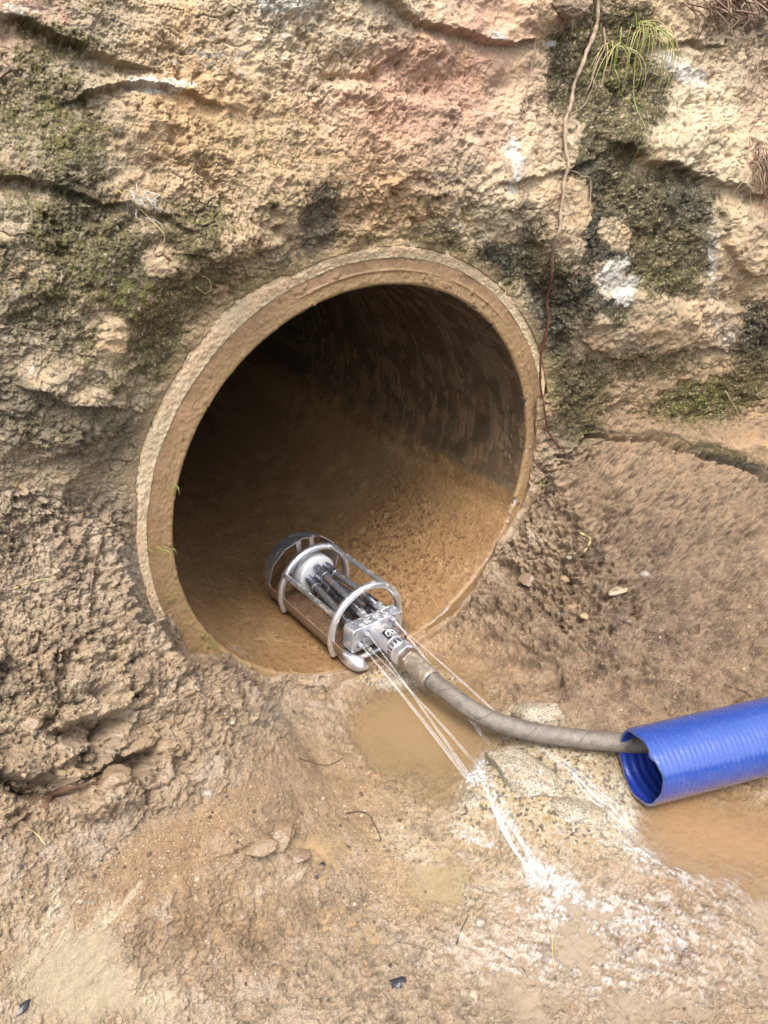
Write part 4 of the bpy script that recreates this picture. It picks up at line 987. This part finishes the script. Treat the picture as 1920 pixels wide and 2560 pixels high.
def scatter_blobs(name, pts, rad, mat, label=None, kind='stuff', sub=1, squash=.8):
    bm = bmesh.new(); bmesh.ops.create_icosphere(bm, subdivisions=sub, radius=1); tv = np.array([v.co[:] for v in bm.verts]); tf = np.array([[v.index for v in f.verts] for f in bm.faces]); bm.free()
    n = len(pts); V_ = tv[None]*np.array(rad)[:, None, None]*np.array([1, 1, squash])+np.array(pts)[:, None]
    F_ = tf[None]+(np.arange(n)*len(tv))[:, None, None]
    me = np_mesh(name, V_.reshape(-1, 3), F_.reshape(-1, 3)); o = link(name, me, mat); tag(o, label, name.replace('_', ' '), kind=kind); return o
def rnd_on(n, regions, h=0.):
    out = []
    for k in range(n):
        x, y, rx, ry, rot = regions[rng.integers(len(regions))][:5]; u = rng.normal(size=2)*.5
        c_, s_ = math.cos(math.radians(rot)), math.sin(math.radians(rot)); out.append(on(x+u[0]*rx*c_-u[1]*ry*s_, y+u[0]*rx*s_+u[1]*ry*c_, h))
    return out
# white splash: strands and froth
M_FOAM = foam_mat('white froth', .22); M_BUB = foam_mat('clear bubbles', .09, (.95, .95, .95), .05)
fr = rnd_on(420, [(1040, 1640, 26, 18, -40), (1025, 1690, 26, 24, 30), (1032, 1665, 16, 34, 20), (1035, 1650, 22, 14, -50)], .004)
fr += rnd_on(70, [(1070, 1740, 14, 70, -32), (1100, 1800, 12, 60, -30), (1085, 1770, 20, 60, -30)], .0)
fr += rnd_on(300, [(1180, 1895, 52, 26, 10), (1240, 1930, 40, 22, 35), (1150, 1900, 30, 18, -20), (1200, 1905, 50, 26, 20)], .002)
fr = [p+rng.normal(size=3)*.003 for p in fr]
scatter_blobs('foam', fr, rng.gamma(2.0, .0006, len(fr))+.0005, M_FOAM, 'white froth where the jets strike the granite and run off')
bb = rnd_on(900, [(1300, 1960, 120, 45, 10), (1400, 2010, 110, 40, 15), (1260, 1990, 110, 40, 0), (1180, 1970, 60, 40, 0), (1500, 1880, 110, 60, 20), (1380, 1850, 90, 50, 10), (1020, 1810, 60, 16, 20)], .0015)
scatter_blobs('bubbles', bb, rng.gamma(2.0, .0009, len(bb))+.0008, M_BUB, 'clear bubbles drifting on the shallow muddy runoff', sub=2, squash=.7)
def veil(name, region, amt, lift, label, c=(.74, .75, .77), ang=(.9, .55), freq=(90, 16)):
    ii = np.where(region.max(1) > .02)[0]; jj = np.where(region.max(0) > .02)[0]; ii = ii[::2]; jj = jj[::2]; sub = np.ix_(ii, jj)
    vx, vy = VX[sub], VY[sub]; st = fbm(np.stack([(vx*ang[0]+vy*ang[1])/freq[0], (-vx*ang[1]+vy*ang[0])/freq[1], vx*0+7], -1).astype(f4), 1., 4, .65, 4.)
    al = np.clip(region[sub]*(.35+1.5*st+.9*n_d[sub]+.5*n_c[sub])*amt, 0, .9)*ss(0, .2, region[sub])
    q = POS[sub]+NB[sub]*(lift+.004*st[..., None]); qd_ = grid_quads(len(ii), len(jj)); kp = (al > .015).ravel()[qd_].any(1); qd_ = qd_[kp]; used, inv = np.unique(qd_, return_inverse=True)
    t = np.broadcast_to(np.array(c), (*al.shape, 3)); p = np.stack([al, al*0+.6, al*0], -1)
    me = np_mesh(name, q.reshape(-1, 3)[used], inv.reshape(-1, 4)[:, ::-1], t.reshape(-1, 3)[used], p.reshape(-1, 3)[used]); tag(link(name, me, M_WATER), label, 'water', kind='stuff')
veil('white_water', np.maximum(blobs([(1065, 1735, 70, 16, 58), (1110, 1810, 90, 20, 62), (1150, 1875, 50, 24, 60)], edge=.6), blobs([(1040, 1640, 26, 20, 0), (1025, 1685, 28, 26, 0)], edge=.7)*1.3), .31, .005, 'soft white water running down from the first splash', ang=(.5, .86), freq=(120, 9))
veil('white_water', blobs([(1185, 1900, 62, 30, 15), (1240, 1935, 50, 22, 35)], edge=.7), .5, .004, 'soft white froth where the first stream ends', ang=(.8, .5), freq=(20, 14))
veil('white_water', np.maximum(blobs([(1220, 1675, 120, 8, 42), (1300, 1750, 80, 18, 38)], edge=.9), blobs([(985, 1740, 16, 40, 20)], edge=.9)*.3), .2, .006, 'pale spray sheet over the granite under the hose', ang=(.75, .65), freq=(150, 7))
veil('white_water', blobs([(1480, 1840, 230, 70, 24), (1350, 1990, 260, 70, 8), (1250, 2080, 300, 60, 5)], edge=.8), .3, .002, 'thin glinting sheet of runoff spreading to the right', (.78, .76, .74), ang=(.88, .45), freq=(60, 9))
# running strands of white water
def strands(name, path, n, spread, mat, label, r0=.0012, lift=.004):
    m = MB()
    for k in range(n):
        o1, o2 = rng.normal()*spread, rng.normal()*spread; a, b = sorted(rng.random(2)); b = min(1, b+.25)
        base = np.array(catmull([np.array(p, float) for p in path], 6)); idx = np.linspace(a, b, 9)*(len(base)-1)
        pts = [on(np.interp(q, range(len(base)), base[:, 0])+o1*(.6+.6*i/9), np.interp(q, range(len(base)), base[:, 1])+o2*(.6+.6*i/9), lift+rng.random()*.003) for i, q in enumerate(idx)]
        m.tube(pts, [r0*(.3+math.sin(PI*(i+.5)/9)) for i in range(9)], 5, smooth=2)
    o = m.build(name, mat); tag(o, label, 'water', kind='stuff'); return o
M_STR = foam_mat('running white water', .11, (.86, .87, .88), .2)
strands('runoff', [(1030, 1680), (1060, 1725), (1090, 1790), (1130, 1850), (1170, 1890)], 10, 9, M_STR, 'white water running from the first splash to the lower froth', .0017)
strands('spray', [(1130, 1612), (1185, 1650), (1230, 1685), (1275, 1730), (1330, 1760)], 8, 9, foam_mat('fine spray', .07), 'fine spray sweeping over the granite beneath the hose', .0013, .008)
strands('sheet_runoff', [(1300, 1720), (1400, 1790), (1500, 1850), (1600, 1900), (1659, 1930)], 24, 42, foam_mat('rippled sheet water', .05), 'streaks of shallow water running off past the blue pipe', .0015, .002)

# ------------------------------------------------------------------ granite lumps in the stream
def rock_mesh(c, size, rz, seed, squash=.7, sub=5, ang=.35, fine=.05):
    bm = bmesh.new(); bmesh.ops.create_icosphere(bm, subdivisions=sub, radius=1); v = np.array([x.co[:] for x in bm.verts], f4); f = np.array([[x.index for x in q.verts] for q in bm.faces]); bm.free()
    # flat facets from random cutting planes
    r2 = np.random.default_rng(seed)
    for k in range(9):
        n_ = r2.normal(size=3); n_ /= np.linalg.norm(n_); dd = .62+.25*r2.random(); t = v@n_-dd; v = v-np.where(t > 0, t*.85, 0)[:, None]*n_
    v = v*(1+ang*.5*fbm(v, 1.2, 2, .5, seed*3.1)+fine*fbm(v, 6, 3, .6, seed*1.7))[:, None]
    v = v*np.array(size)
    cz, sz_ = math.cos(rz), math.sin(rz); v = np.stack([v[:, 0]*cz-v[:, 1]*sz_, v[:, 0]*sz_+v[:, 1]*cz, v[:, 2]], 1)
    return v, f
def rock_obj(name, pos, size, rz, seed, mat, label, cat='stone', group=None, sub=4, fine=.05):
    v, f = rock_mesh(pos, size, rz, seed, sub=sub, fine=fine); o = link(name, np_mesh(name, v, f), mat); o.location = tuple(pos); tag(o, label, cat, group); return o
def granite_mat():
    mt, nt, b = nmat('speckled granite'); geo = N(nt, 'ShaderNodeTexCoord').outputs['Object']
    vo = N(nt, 'ShaderNodeTexVoronoi'); vo.inputs['Scale'].default_value = 360; n = noise_n(nt, geo, 160, 5, .7); 
    vm = N(nt, 'ShaderNodeVectorMath', operation='ADD'); L(nt, geo, vm.inputs[0]); vs_ = N(nt, 'ShaderNodeVectorMath', operation='SCALE'); L(nt, n.outputs['Color'], vs_.inputs[0]); vs_.inputs['Scale'].default_value = .006; L(nt, vs_.outputs[0], vm.inputs[1]); L(nt, vm.outputs[0], vo.inputs['Vector'])
    s_ = N(nt, 'ShaderNodeSeparateColor'); L(nt, vo.outputs['Color'], s_.inputs[0])
    r = ramp_n(nt, s_.outputs[0], [(0, (.04, .036, .034)), (.18, (.11, .10, .08)), (.28, (.25, .2, .14)), (.5, (.28, .24, .17)), (.64, (.38, .35, .3)), (.8, (.25, .18, .10)), (1, (.28, .23, .16))]); nm_ = noise_n(nt, geo, 25, 5, .7); mk_ = N(nt, 'ShaderNodeMapRange'); L(nt, nm_.outputs[0], mk_.inputs[0]); mk_.inputs[1].default_value = .5; mk_.inputs[2].default_value = .72; mk_.inputs[4].default_value = .7
    L(nt, mixc(nt, mixc(nt, r.outputs[0], (.2, .17, .12), .1), (.19, .13, .075), mk_.outputs[0]), b.inputs['Base Color']); b.inputs['Roughness'].default_value = .45
    bp = N(nt, 'ShaderNodeBump'); bp.inputs['Distance'].default_value = .003; bp.inputs['Strength'].default_value = .6; L(nt, n.outputs[0], bp.inputs['Height']); L(nt, bp.outputs[0], b.inputs['Normal'])
    return mt
M_GRAN = granite_mat()
rock_obj('granite_rock', on(1180, 1545)-np.array([0, 0, .014]), (.082, .038, .034), math.radians(-42), 3, M_GRAN, 'flat black flecked granite rock above the middle of the hose', 'rock', sub=5)
rock_obj('granite_rock', on(1125, 1680)-np.array([0, 0, .022]), (.060, .115, .050), math.radians(12), 5, M_GRAN, 'large speckled granite rock under the hose, beside the white splash', 'rock', sub=6)
rock_obj('granite_rock', on(1240, 1755)-np.array([0, 0, .024]), (.085, .07, .036), math.radians(-30), 15, M_GRAN, 'wet low granite rock swept by the fine spray, nearest the blue pipe mouth', 'rock', sub=6)
rock_obj('granite_rock', on(865, 1470)-np.array([0, 0, .016]), (.082, .035, .024), math.radians(-20), 8, M_GRAN, 'half drowned granite rock behind the left jets in the brown puddle', 'rock', sub=5)
rock_obj('granite_rock', on(1018, 1745)-np.array([0, 0, .016]), (.03, .04, .028), math.radians(30), 11, M_GRAN, 'small dark speckled granite rock just below the first splash', 'rock', sub=5)

# ------------------------------------------------------------------ loose stones, clods, chips
def cm(name, c, r=.6): return plain(name, tuple(lin(c)*.62), r)
M_LUMP = plain('clay lump', tuple(lin((158, 132, 102))*.55), .45)
M_ST = {'tan': cm('tan stone', (164, 138, 102)), 'grey': cm('grey stone', (158, 146, 130), .4), 'clay': M_LUMP, 'dark': cm('dark slate', (52, 52, 58), .25), 'olive': cm('olive slate', (134, 124, 96), .3), 'pale': cm('pale flake', (176, 158, 130), .5), 'mud': cm('mud lump', (146, 120, 98), .35)}
STONES = [(1220, 1252, 11, 1, .8, 'tan', 'rounded orange tan pebble on the right bank, uppermost of three'), (1236, 1308, 15, 1, .8, 'tan', 'broad flat tan stone on the right bank beside a black chip'), (1262, 1338, 11, .8, .6, 'tan', 'small angular tan stone below the broad flat one'),
          (1228, 1208, 8, .9, .7, 'grey', 'small grey angular stone above the orange tan pebble'), (1186, 1132, 6, 1, .6, 'grey', 'pale grey chip under the green sprig'), (1326, 1286, 13, 2.0, .5, 'pale', 'long pale flake of stone right of the tan pebbles'), (1380, 1250, 13, 1, .8, 'grey', 'grey tan stone half sunk in the right bank'),
          (1594, 1320, 17, 1, .7, 'tan', 'tan block of stone near the right edge'), (1448, 1512, 30, .62, .3, 'olive', 'large olive grey slate piece above the blue pipe'), (1404, 1590, 9, 1, .7, 'tan', 'small orange stone touching the top of the blue pipe'), (1215, 1328, 6, 1, .7, 'dark', 'tiny black chip beside the broad tan stone'),
          (1350, 1590, 6, 1, .7, 'grey', 'small grey pebble at the mouth of the blue pipe'), (686, 1516, 10, 1.1, .7, 'tan', 'tan pebble in the grit left of the puddle'), (602, 1806, 31, 1.15, .75, 'clay', 'large pale clay lump resting on the orange silt'), (548, 1830, 27, 1.2, .5, 'clay', 'flat clay lump left of the large pale one'),
          (640, 1850, 22, 1.3, .4, 'mud', 'low muddy lump below the large pale one'), (858, 2122, 15, 1.2, .5, 'dark', 'shiny black angular chip low in the middle foreground'), (842, 2090, 3.5, 1, .6, 'dark', 'small dark chip above the shiny black one'), (805, 2018, 3.5, 1, .6, 'dark', 'dark bead sized stone in the lower middle silt'),
          (690, 1868, 6, 2.2, .4, 'dark', 'thin dark slate sliver right of the clay lumps'), (235, 1680, 36, 1, .8, 'clay', 'big pale crumbly clod under the dark hollow on the left'), (60, 1560, 28, 1, .8, 'clay', 'rounded clod at the left edge of the heap'),
          (300, 1600, 36, 1.2, .7, 'clay', 'broad clod right of the dark hollow'), (450, 1710, 14, 1.2, .6, 'grey', 'grey glinting stone below the left heap'), 
          (1140, 1250, 22, 1, .8, 'mud', 'wet brown lump in the hollow right of the pipe'), (1060, 900, 0, 1, 1, 'mud', ''),
          (1560, 2130, 12, 1, .6, 'mud', 'brown stone in the runoff near the lower right corner'), (1340, 2040, 9, 1, .7, 'mud', 'brown pebble below the bubbles'), (1020, 2145, 12, 1, .6, 'pale', 'pale pebble low in the middle foreground'), (940, 2080, 8, 1, .7, 'tan', 'tan pebble among the grit below the cream puddle'),
          (48, 2176, 11, 1.8, .4, 'dark', 'dark wet slate sliver in the lower left corner'), (165, 2060, 10, 1.2, .5, 'pale', 'pale pebble in the cream streaks'), (520, 1975, 12, 1, .6, 'mud', 'mud pebble left of the lower middle silt'), (1035, 2000, 10, 1.1, .6, 'grey', 'grey pebble below the lower froth')]
for k, (x, y, r, asp, sq, kind, labl) in enumerate(STONES):
    if not r: continue
    p = on(x, y); dist = np.linalg.norm(p-CP); R = r*S*dist/FL
    big = r > 18
    rock_obj('clay_lump' if kind == 'clay' or labl.find('lump') >= 0 else 'stone', p-nrm(x, y)*R*(.22 if big else .1), (R*asp, R*.95, R*sq*(.8 if big else 1)), random.uniform(-.6, .6), 40+k, M_ST[kind], labl, 'clod' if kind == 'clay' or 'lump' in labl else 'stone', sub=5 if big else 3, fine=.16 if big else .05)
# fine gravel and grit over the earth
def grit(name, n, regions, rmin, rmax, cols, label):
    xs = []; 
    while len(xs) < n:
        x, y, rx, ry = regions[rng.integers(len(regions))]; xs.append((x+rng.uniform(-rx, rx), y+rng.uniform(-ry, ry)))
    pts = np.array([on(x, y, 0) for x, y in xs]); ok = np.hypot(pts[:, 0], pts[:, 2]) > .56; ok |= pts[:, 1] < -.08; pts = pts[ok]; n = len(pts)
    R = rmin*(1-rng.random(n))**(-.5); R = np.minimum(R, rmax)
    bm = bmesh.new(); bmesh.ops.create_icosphere(bm, subdivisions=1, radius=1); tv = np.array([v.co[:] for v in bm.verts]); tf = np.array([[v.index for v in f.verts] for f in bm.faces]); bm.free()
    sc3 = rng.uniform(.6, 1.15, (n, 1, 3)); jit = 1+.25*rng.normal(size=(n, len(tv), 1))
    V_ = tv[None]*sc3*jit*R[:, None, None]+pts[:, None]; F_ = tf[None]+(np.arange(n)*len(tv))[:, None, None]
    ci = rng.integers(len(cols), size=n); cc = np.array([lin(c_)*.62 for c_ in cols])[ci]*rng.uniform(.7, 1.2, (n, 1)); cc = np.repeat(cc[:, None], len(tv), 1).reshape(-1, 3)
    pr_ = np.tile(np.array([[.4, 0, 0]]), (len(cc), 1))
    me = np_mesh(name, V_.reshape(-1, 3), F_.reshape(-1, 3), cc, pr_, smooth=False); tag(link(name, me, M_MUD), label, 'gravel', kind='stuff')
cs = [(200, 160, 112), (216, 190, 150), (170, 128, 92), (140, 112, 88), (224, 206, 176), (120, 84, 58), (186, 170, 150), (96, 84, 74)]
grit('gravel', 5200, [(1400, 1300, 260, 220), (1420, 1480, 240, 120), (700, 1620, 240, 140), (400, 1850, 400, 120), (700, 1950, 300, 200), (500, 1450, 150, 120), (250, 1500, 250, 250), (1000, 2120, 600, 90), (800, 1850, 150, 150)], .0009, .0042, cs, 'sand grains and small gravel strewn over the mud')
grit('silt_crumbs', 2600, [(150, 1600, 170, 150), (250, 1450, 160, 150), (100, 1200, 120, 120)], .0012, .006, [(178, 152, 120), (166, 142, 110), (156, 132, 106), (184, 160, 130)], 'loose dry clay crumbs on the left bank')

# ------------------------------------------------------------------ roots, twigs, grass
def fiber(pts, r, name, mat, label, cat, lift=.006, grp=None, seg=8, wob=1.5, parent=None):
    q = catmull([np.array(p, float) for p in pts], 5); n = len(q)
    P_ = []; 
    for i, p in enumerate(q):
        P_.append(on(p[0]+random.uniform(-wob, wob), p[1]+random.uniform(-wob, wob)*.3, 0))
    P_ = np.array(P_)
    for it in range(3):
        P_[1:-1] = (P_[:-2]+2*P_[1:-1]+P_[2:])/4
    P_ = P_+np.array([nrm(p[0], p[1]) for p in q])*lift
    rad = np.interp(np.linspace(0, 1, n), np.linspace(0, 1, len(r)), r) if isinstance(r, (list, tuple)) else [r]*n
    rad = [a*(1+.18*math.sin(i*1.9)+.1*math.sin(i*.7+1)) for i, a in enumerate(rad)]
    m = MB(); m.tube(list(P_), rad, seg, smooth=3)
    o = m.build(name, mat, parent)
    if label: tag(o, label, cat, grp)
    return o
M_ROOT = cm('pale root bark', (176, 150, 124), .6); M_RED = cm('wet red root', (120, 64, 48), .3); M_DRY = cm('dry root fibre', (168, 142, 116), .8); M_BLK = cm('black rootlet', (52, 42, 36), .6); M_STRAW = cm('straw', (206, 190, 128), .6); M_GRASS = cm('grass green', (150, 160, 72), .5); M_TWIG = cm('brown twig', (128, 98, 76), .6)
def root_mat():
    mt, nt, b = nmat('root bark pale above, red and wet below'); geo = N(nt, 'ShaderNodeTexCoord').outputs['Object']; sx = N(nt, 'ShaderNodeSeparateXYZ'); L(nt, geo, sx.inputs[0])
    n = noise_n(nt, geo, 120, 4, .6); mr = N(nt, 'ShaderNodeMapRange'); L(nt, math_n(nt, 'ADD', sx.outputs[2], math_n(nt, 'MULTIPLY', n.outputs[0], .08)), mr.inputs[0]); mr.inputs[1].default_value = .62; mr.inputs[2].default_value = .5
    c_ = mixc(nt, mixc(nt, tuple(lin((150, 124, 98))*.6), tuple(lin((206, 182, 152))*.6), n.outputs[0]), mixc(nt, tuple(lin((66, 40, 34))*.6), tuple(lin((140, 84, 64))*.6), n.outputs[0]), mr.outputs[0])
    L(nt, c_, b.inputs['Base Color']); L(nt, math_n(nt, 'SUBTRACT', .65, math_n(nt, 'MULTIPLY', mr.outputs[0], .35)), b.inputs['Roughness'])
    bp = N(nt, 'ShaderNodeBump'); bp.inputs['Distance'].default_value = .002; L(nt, n.outputs[0], bp.inputs['Height']); L(nt, bp.outputs[0], b.inputs['Normal']); return mt
fiber([(1282, -30), (1280, 45), (1272, 80), (1255, 120), (1240, 155), (1233, 200), (1222, 235), (1215, 270), (1213, 330), (1211, 380), (1204, 430), (1198, 480), (1189, 520), (1187, 570), (1180, 620), (1173, 680), (1167, 720), (1160, 765), (1160, 810), (1163, 860), (1168, 910), (1185, 950), (1205, 985), (1225, 1022)],
      [.0042, .0048, .0042, .0043, .0037, .0035, .0037, .0032, .0033, .0028, .0024, .0015], 'hanging_root', root_mat(), 'long root hanging down the rock right of the pipe, pale above and red below', 'root', .010, seg=10, wob=2.2)
R_ = 'fine rootlets on the rock face'
fiber([(1213, 370), (1235, 368), (1248, 380), (1264, 384), (1266, 405), (1262, 440)], .0013, 'rootlet', M_DRY, 'thin pale rootlet branching right from the middle of the long root', 'root', .006, R_)
fiber([(1303, 60), (1290, 110), (1278, 140), (1262, 180), (1256, 200)], [.002, .0014], 'rootlet', M_DRY, 'straight pale rootlet slanting under the grass tuft', 'root', .012, R_)
fiber([(1218, 255), (1240, 240), (1258, 225), (1268, 200), (1272, 170)], .0012, 'rootlet', M_DRY, 'curly pale rootlet rising from the knee of the long root', 'root', .008, R_)
fiber([(1132, -20), (1138, 60), (1136, 140), (1130, 210), (1128, 270)], [.0018, .0008], 'rootlet', M_DRY, 'long thin stem hanging left of the long root', 'root', .012, R_)
fiber([(1160, 905), (1152, 930), (1150, 960), (1160, 990)], .0008, 'rootlet', M_RED, 'hair thin red rootlet over the right side of the rim', 'root', .008, R_)
fiber([(1158, 850), (1148, 880), (1147, 915), (1158, 960)], .0008, 'rootlet', M_BLK, 'dark hair root beside the red end of the long root', 'root', .009, R_)
fiber([(1560, 840), (1580, 880), (1600, 915), (1659, 905)], [.002, .001], 'rootlet', M_DRY, 'bent pale rootlet at the right edge over the green moss', 'root', .007, R_)
fiber([(1600, 300), (1590, 350), (1580, 400), (1575, 440)], .0009, 'rootlet', M_DRY, 'thin hair root left of the dead root bundle', 'root', .01, R_)
fiber([(245, 410), (300, 450), (345, 500), (350, 520)], .0008, 'rootlet', M_STRAW, 'white hair root over the left moss beside a cobweb', 'root', .008, R_)
fiber([(410, 610), (440, 630), (446, 600), (430, 590)], .0008, 'rootlet', M_STRAW, 'tiny pale curl of root above the left of the collar', 'root', .008, R_)
# dead root bundles
def bundle(name, x, y, n, dx, dy, spread, mats, label, cat, r=.0011, lift=.02):
    e = empty(name, tuple(on(x, y))); tag(e, label, cat); o0 = on(x, y)
    for g in range(len(mats)):
        m = MB()
        for k in range(n):
            sx_ = x+random.gauss(0, spread[0]); sy = y+random.gauss(0, spread[1]); ex = sx_+dx*random.uniform(.4, 1.3)+random.gauss(0, abs(dy)*.22+6); ey = sy+dy*random.uniform(.4, 1.2)
            mx, my = (sx_+ex)/2+random.gauss(0, 12), (sy+ey)/2+random.gauss(0, 6)
            pts = [on(sx_, sy, random.uniform(.0, lift))-o0, on(mx, my, random.uniform(.004, lift*1.6))-o0, on(ex, ey, random.uniform(.002, lift))-o0]
            m.tube(pts, [r*random.uniform(.8, 1.3), r, r*.4], 5, smooth=5)
        m.build('strand', mats[g], e)
    return e
bundle('dead_root_bundle', 1628, 340, 26, 6, 110, (10, 14), [M_DRY, M_TWIG], 'grey bundle of dead roots hanging at the right edge', 'roots')
bundle('dead_root_bundle', 1560, 0, 26, 30, 70, (50, 16), [M_DRY, M_TWIG], 'dry root mat over the top right edge of the rock', 'roots', .002, .03)
bundle('dead_root_bundle', 1640, 120, 16, -20, 120, (16, 20), [M_DRY], 'loose dry roots trailing below the top right root mat', 'roots', .0010, .03)
bundle('cobweb_fibres', 300, 420, 18, 30, 40, (22, 20), [cm('web fibre', (225, 222, 214), .8)], 'wispy white fibres caught on the left moss ledge', 'cobweb', .0004, .010)
# grass tuft
def tuft(x, y, n, ln, green, label, r=.0009, fan=1.0, droop=1.0, name='grass_tuft'):
    o0 = on(x, y); e = empty(name, tuple(o0)); tag(e, label, 'grass'); nn = nrm(x, y)
    for g, mt in enumerate((M_GRASS, M_STRAW)):
        m = MB(); c_ = int(n*(green if g == 0 else 1-green))
        for k in range(c_):
            a = random.gauss(0, .9)*fan; L_ = ln*random.uniform(.4, 1.15)
            side = Rv*math.sin(a)+np.array([0, 0, 1])*math.cos(a)*.35; s0 = Rv*random.gauss(0, .012)*fan+np.array([0, 0, random.gauss(0, .006)])
            pts = []
            for t in (0, .25, .5, .75, 1):
                pts.append(s0+side*L_*.5*math.sin(t*1.9)/1.0+nn*(.006+L_*.28*math.sin(t*2.2))+np.array([0, 0, -1])*L_*.95*droop*t**1.7)
            m.tube(pts, [r*1.2, r*1.2, r, r*.8, r*.3], 5, smooth=3)
        if m.v: m.build('blades' if g == 0 else 'dry_blades', mt, e)
tuft(1370, 62, 46, .15, .5, 'arching tuft of green and straw grass growing from the top of the rock', .0007)
tuft(1312, 100, 16, .17, .35, 'long thin straw grass hanging over the dark moss', .0008)
tuft(1164, 1040, 10, .045, .9, 'small green sprig beside the lower right of the rim', .0010, .5)
tuft(1220, 855, 0, .03, 1, '') if False else None
tuft(372, 1045, 6, .022, 1., 'tiny pale grass sprig on the left of the rim', .0007, 1.)
tuft(338, 1185, 8, .024, 1., 'little grass shoots at the foot of the left rim', .0007, 1.)
for (pts, labl) in [([(1352, 30), (1354, 120), (1350, 220), (1350, 290), (1352, 360)], 'single long yellow green blade hanging straight down'), ([(1330, 60), (1318, 140), (1322, 190), (1345, 230), (1360, 250)], 'curved green blade looping over the dark moss'), ([(1425, 60), (1440, 110), (1452, 130)], 'short green blade right of the grass tuft')]:
    fiber(pts, [.0013, .0011, .0006], 'hanging_grass', M_GRASS, labl, 'grass', .016, None, 5, .6)
T_ = 'twigs and rootlets lying on the mud'
for (pts, r, mt, labl) in [
    ([(198, 1172), (195, 1210), (188, 1250), (184, 1292)], [.0025, .0018], M_TWIG, 'upright brown twig pressed in the dry left bank'), ([(28, 1272), (60, 1258), (104, 1250)], [.0012, .0008], M_STRAW, 'straight pale straw on the dry left bank'),
    ([(90, 1745), (130, 1720), (165, 1692), (215, 1688)], [.005, .006, .005], M_TWIG, 'thick brown root stub under the left heap'), ([(26, 1732), (34, 1715), (52, 1708), (72, 1716)], [.002, .003, .0015], M_BLK, 'dark curled root scrap left of the thick stub'),
    ([(984, 2046), (996, 2010), (1010, 1986)], .0008, M_BLK, 'short black rootlet below the cream puddle'), ([(1090, 2066), (1110, 2076), (1130, 2092), (1140, 2112)], .0009, M_BLK, 'bent black rootlet low in the middle foreground'),
    ([(745, 1758), (790, 1752), (812, 1790), (822, 1818)], .0010, M_BLK, 'angular black rootlet left of the stream'), ([(1135, 1480), (1120, 1500), (1108, 1516)], .0009, M_BLK, 'small black twig over the upper granite rock'),
    ([(1250, 1160), (1272, 1172), (1262, 1195), (1246, 1208)], [.002, .0026, .001], M_STRAW, 'curled straw coloured sprout on the right bank'), ([(1415, 1465), (1420, 1500), (1432, 1530), (1445, 1555)], [.002, .001], M_TWIG, 'brown twig along the left of the olive slate'),
    ([(1130, 2180), (1122, 2150), (1128, 2120)], .001, M_STRAW, 'pale rootlet near the bottom edge, middle'), ([(1190, 2010), (1192, 2060), (1198, 2100)], .0008, M_STRAW, 'pale rootlet standing in the runoff'),
    ([(1320, 1340), (1360, 1360), (1420, 1372), (1490, 1400)], .001, M_BLK, 'thin dark rootlet across the right bank'), ([(1490, 1340), (1500, 1375), (1480, 1400)], [.003, .002], M_TWIG, 'reddish brown bark scrap on the right bank'),
    ([(60, 1790), (80, 1800), (95, 1822)], .0012, M_STRAW, 'short straw on the mud below the left heap'), ([(640, 1640), (700, 1655), (740, 1640)], .0007, M_BLK, 'black hair root at the left edge of the puddle'), ([(1560, 1480), (1600, 1500), (1630, 1530)], .001, M_BLK, 'black rootlet above the right end of the blue pipe')]:
    fiber(pts, r, 'twig', mt, labl, 'twig', .0025, T_, 6, .8)
# bark piece and small things at the very top
rock_obj('bark_piece', on(1190, 12, .01), (.05, .02, .03), math.radians(-20), 71, M_DRY, 'weathered grey bark lump jutting at the top of the rock', 'bark', sub=5, fine=.25)
rock_obj('dead_leaf', on(318, 800, .0), (.0, .0, .0), 0, 72, M_DRY, 'x') if False else None

# ------------------------------------------------------------------ daylight
w = bpy.data.worlds.new('World'); sc.world = w; w.use_nodes = True; nt = w.node_tree
sky = nt.nodes.new('ShaderNodeTexSky'); sky.sky_type = 'NISHITA'; sky.sun_disc = False; sky.air_density = 1.0; sky.dust_density = 4.0; sky.ozone_density = 1.0
SE, SA = math.radians(66), math.radians(215)      # sun behind and left of the viewer
sky.sun_elevation = SE; sky.sun_rotation = SA
hs = nt.nodes.new('ShaderNodeHueSaturation'); hs.inputs['Saturation'].default_value = .45; nt.links.new(sky.outputs[0], hs.inputs['Color'])
bg = nt.nodes['Background']; bg.inputs['Strength'].default_value = .15; nt.links.new(hs.outputs[0], bg.inputs['Color'])
ld = bpy.data.lights.new('sun', 'SUN'); ld.energy = 1.3; ld.angle = math.radians(22); ld.color = (1, .97, .93)
lo = bpy.data.objects.new('sun', ld); COL.objects.link(lo)
sd = Vector((math.sin(SA)*math.cos(SE), math.cos(SA)*math.cos(SE), math.sin(SE)))
lo.rotation_euler = sd.to_track_quat('Z', 'Y').to_euler(); lo.location = (-1, -2, 3)
sc.view_settings.view_transform = 'Standard'; sc.view_settings.look = 'None'; sc.view_settings.gamma = 1; sc.view_settings.exposure = 1.6
sc.cycles.max_bounces = 6; sc.cycles.diffuse_bounces = 3; sc.cycles.transparent_max_bounces = 12
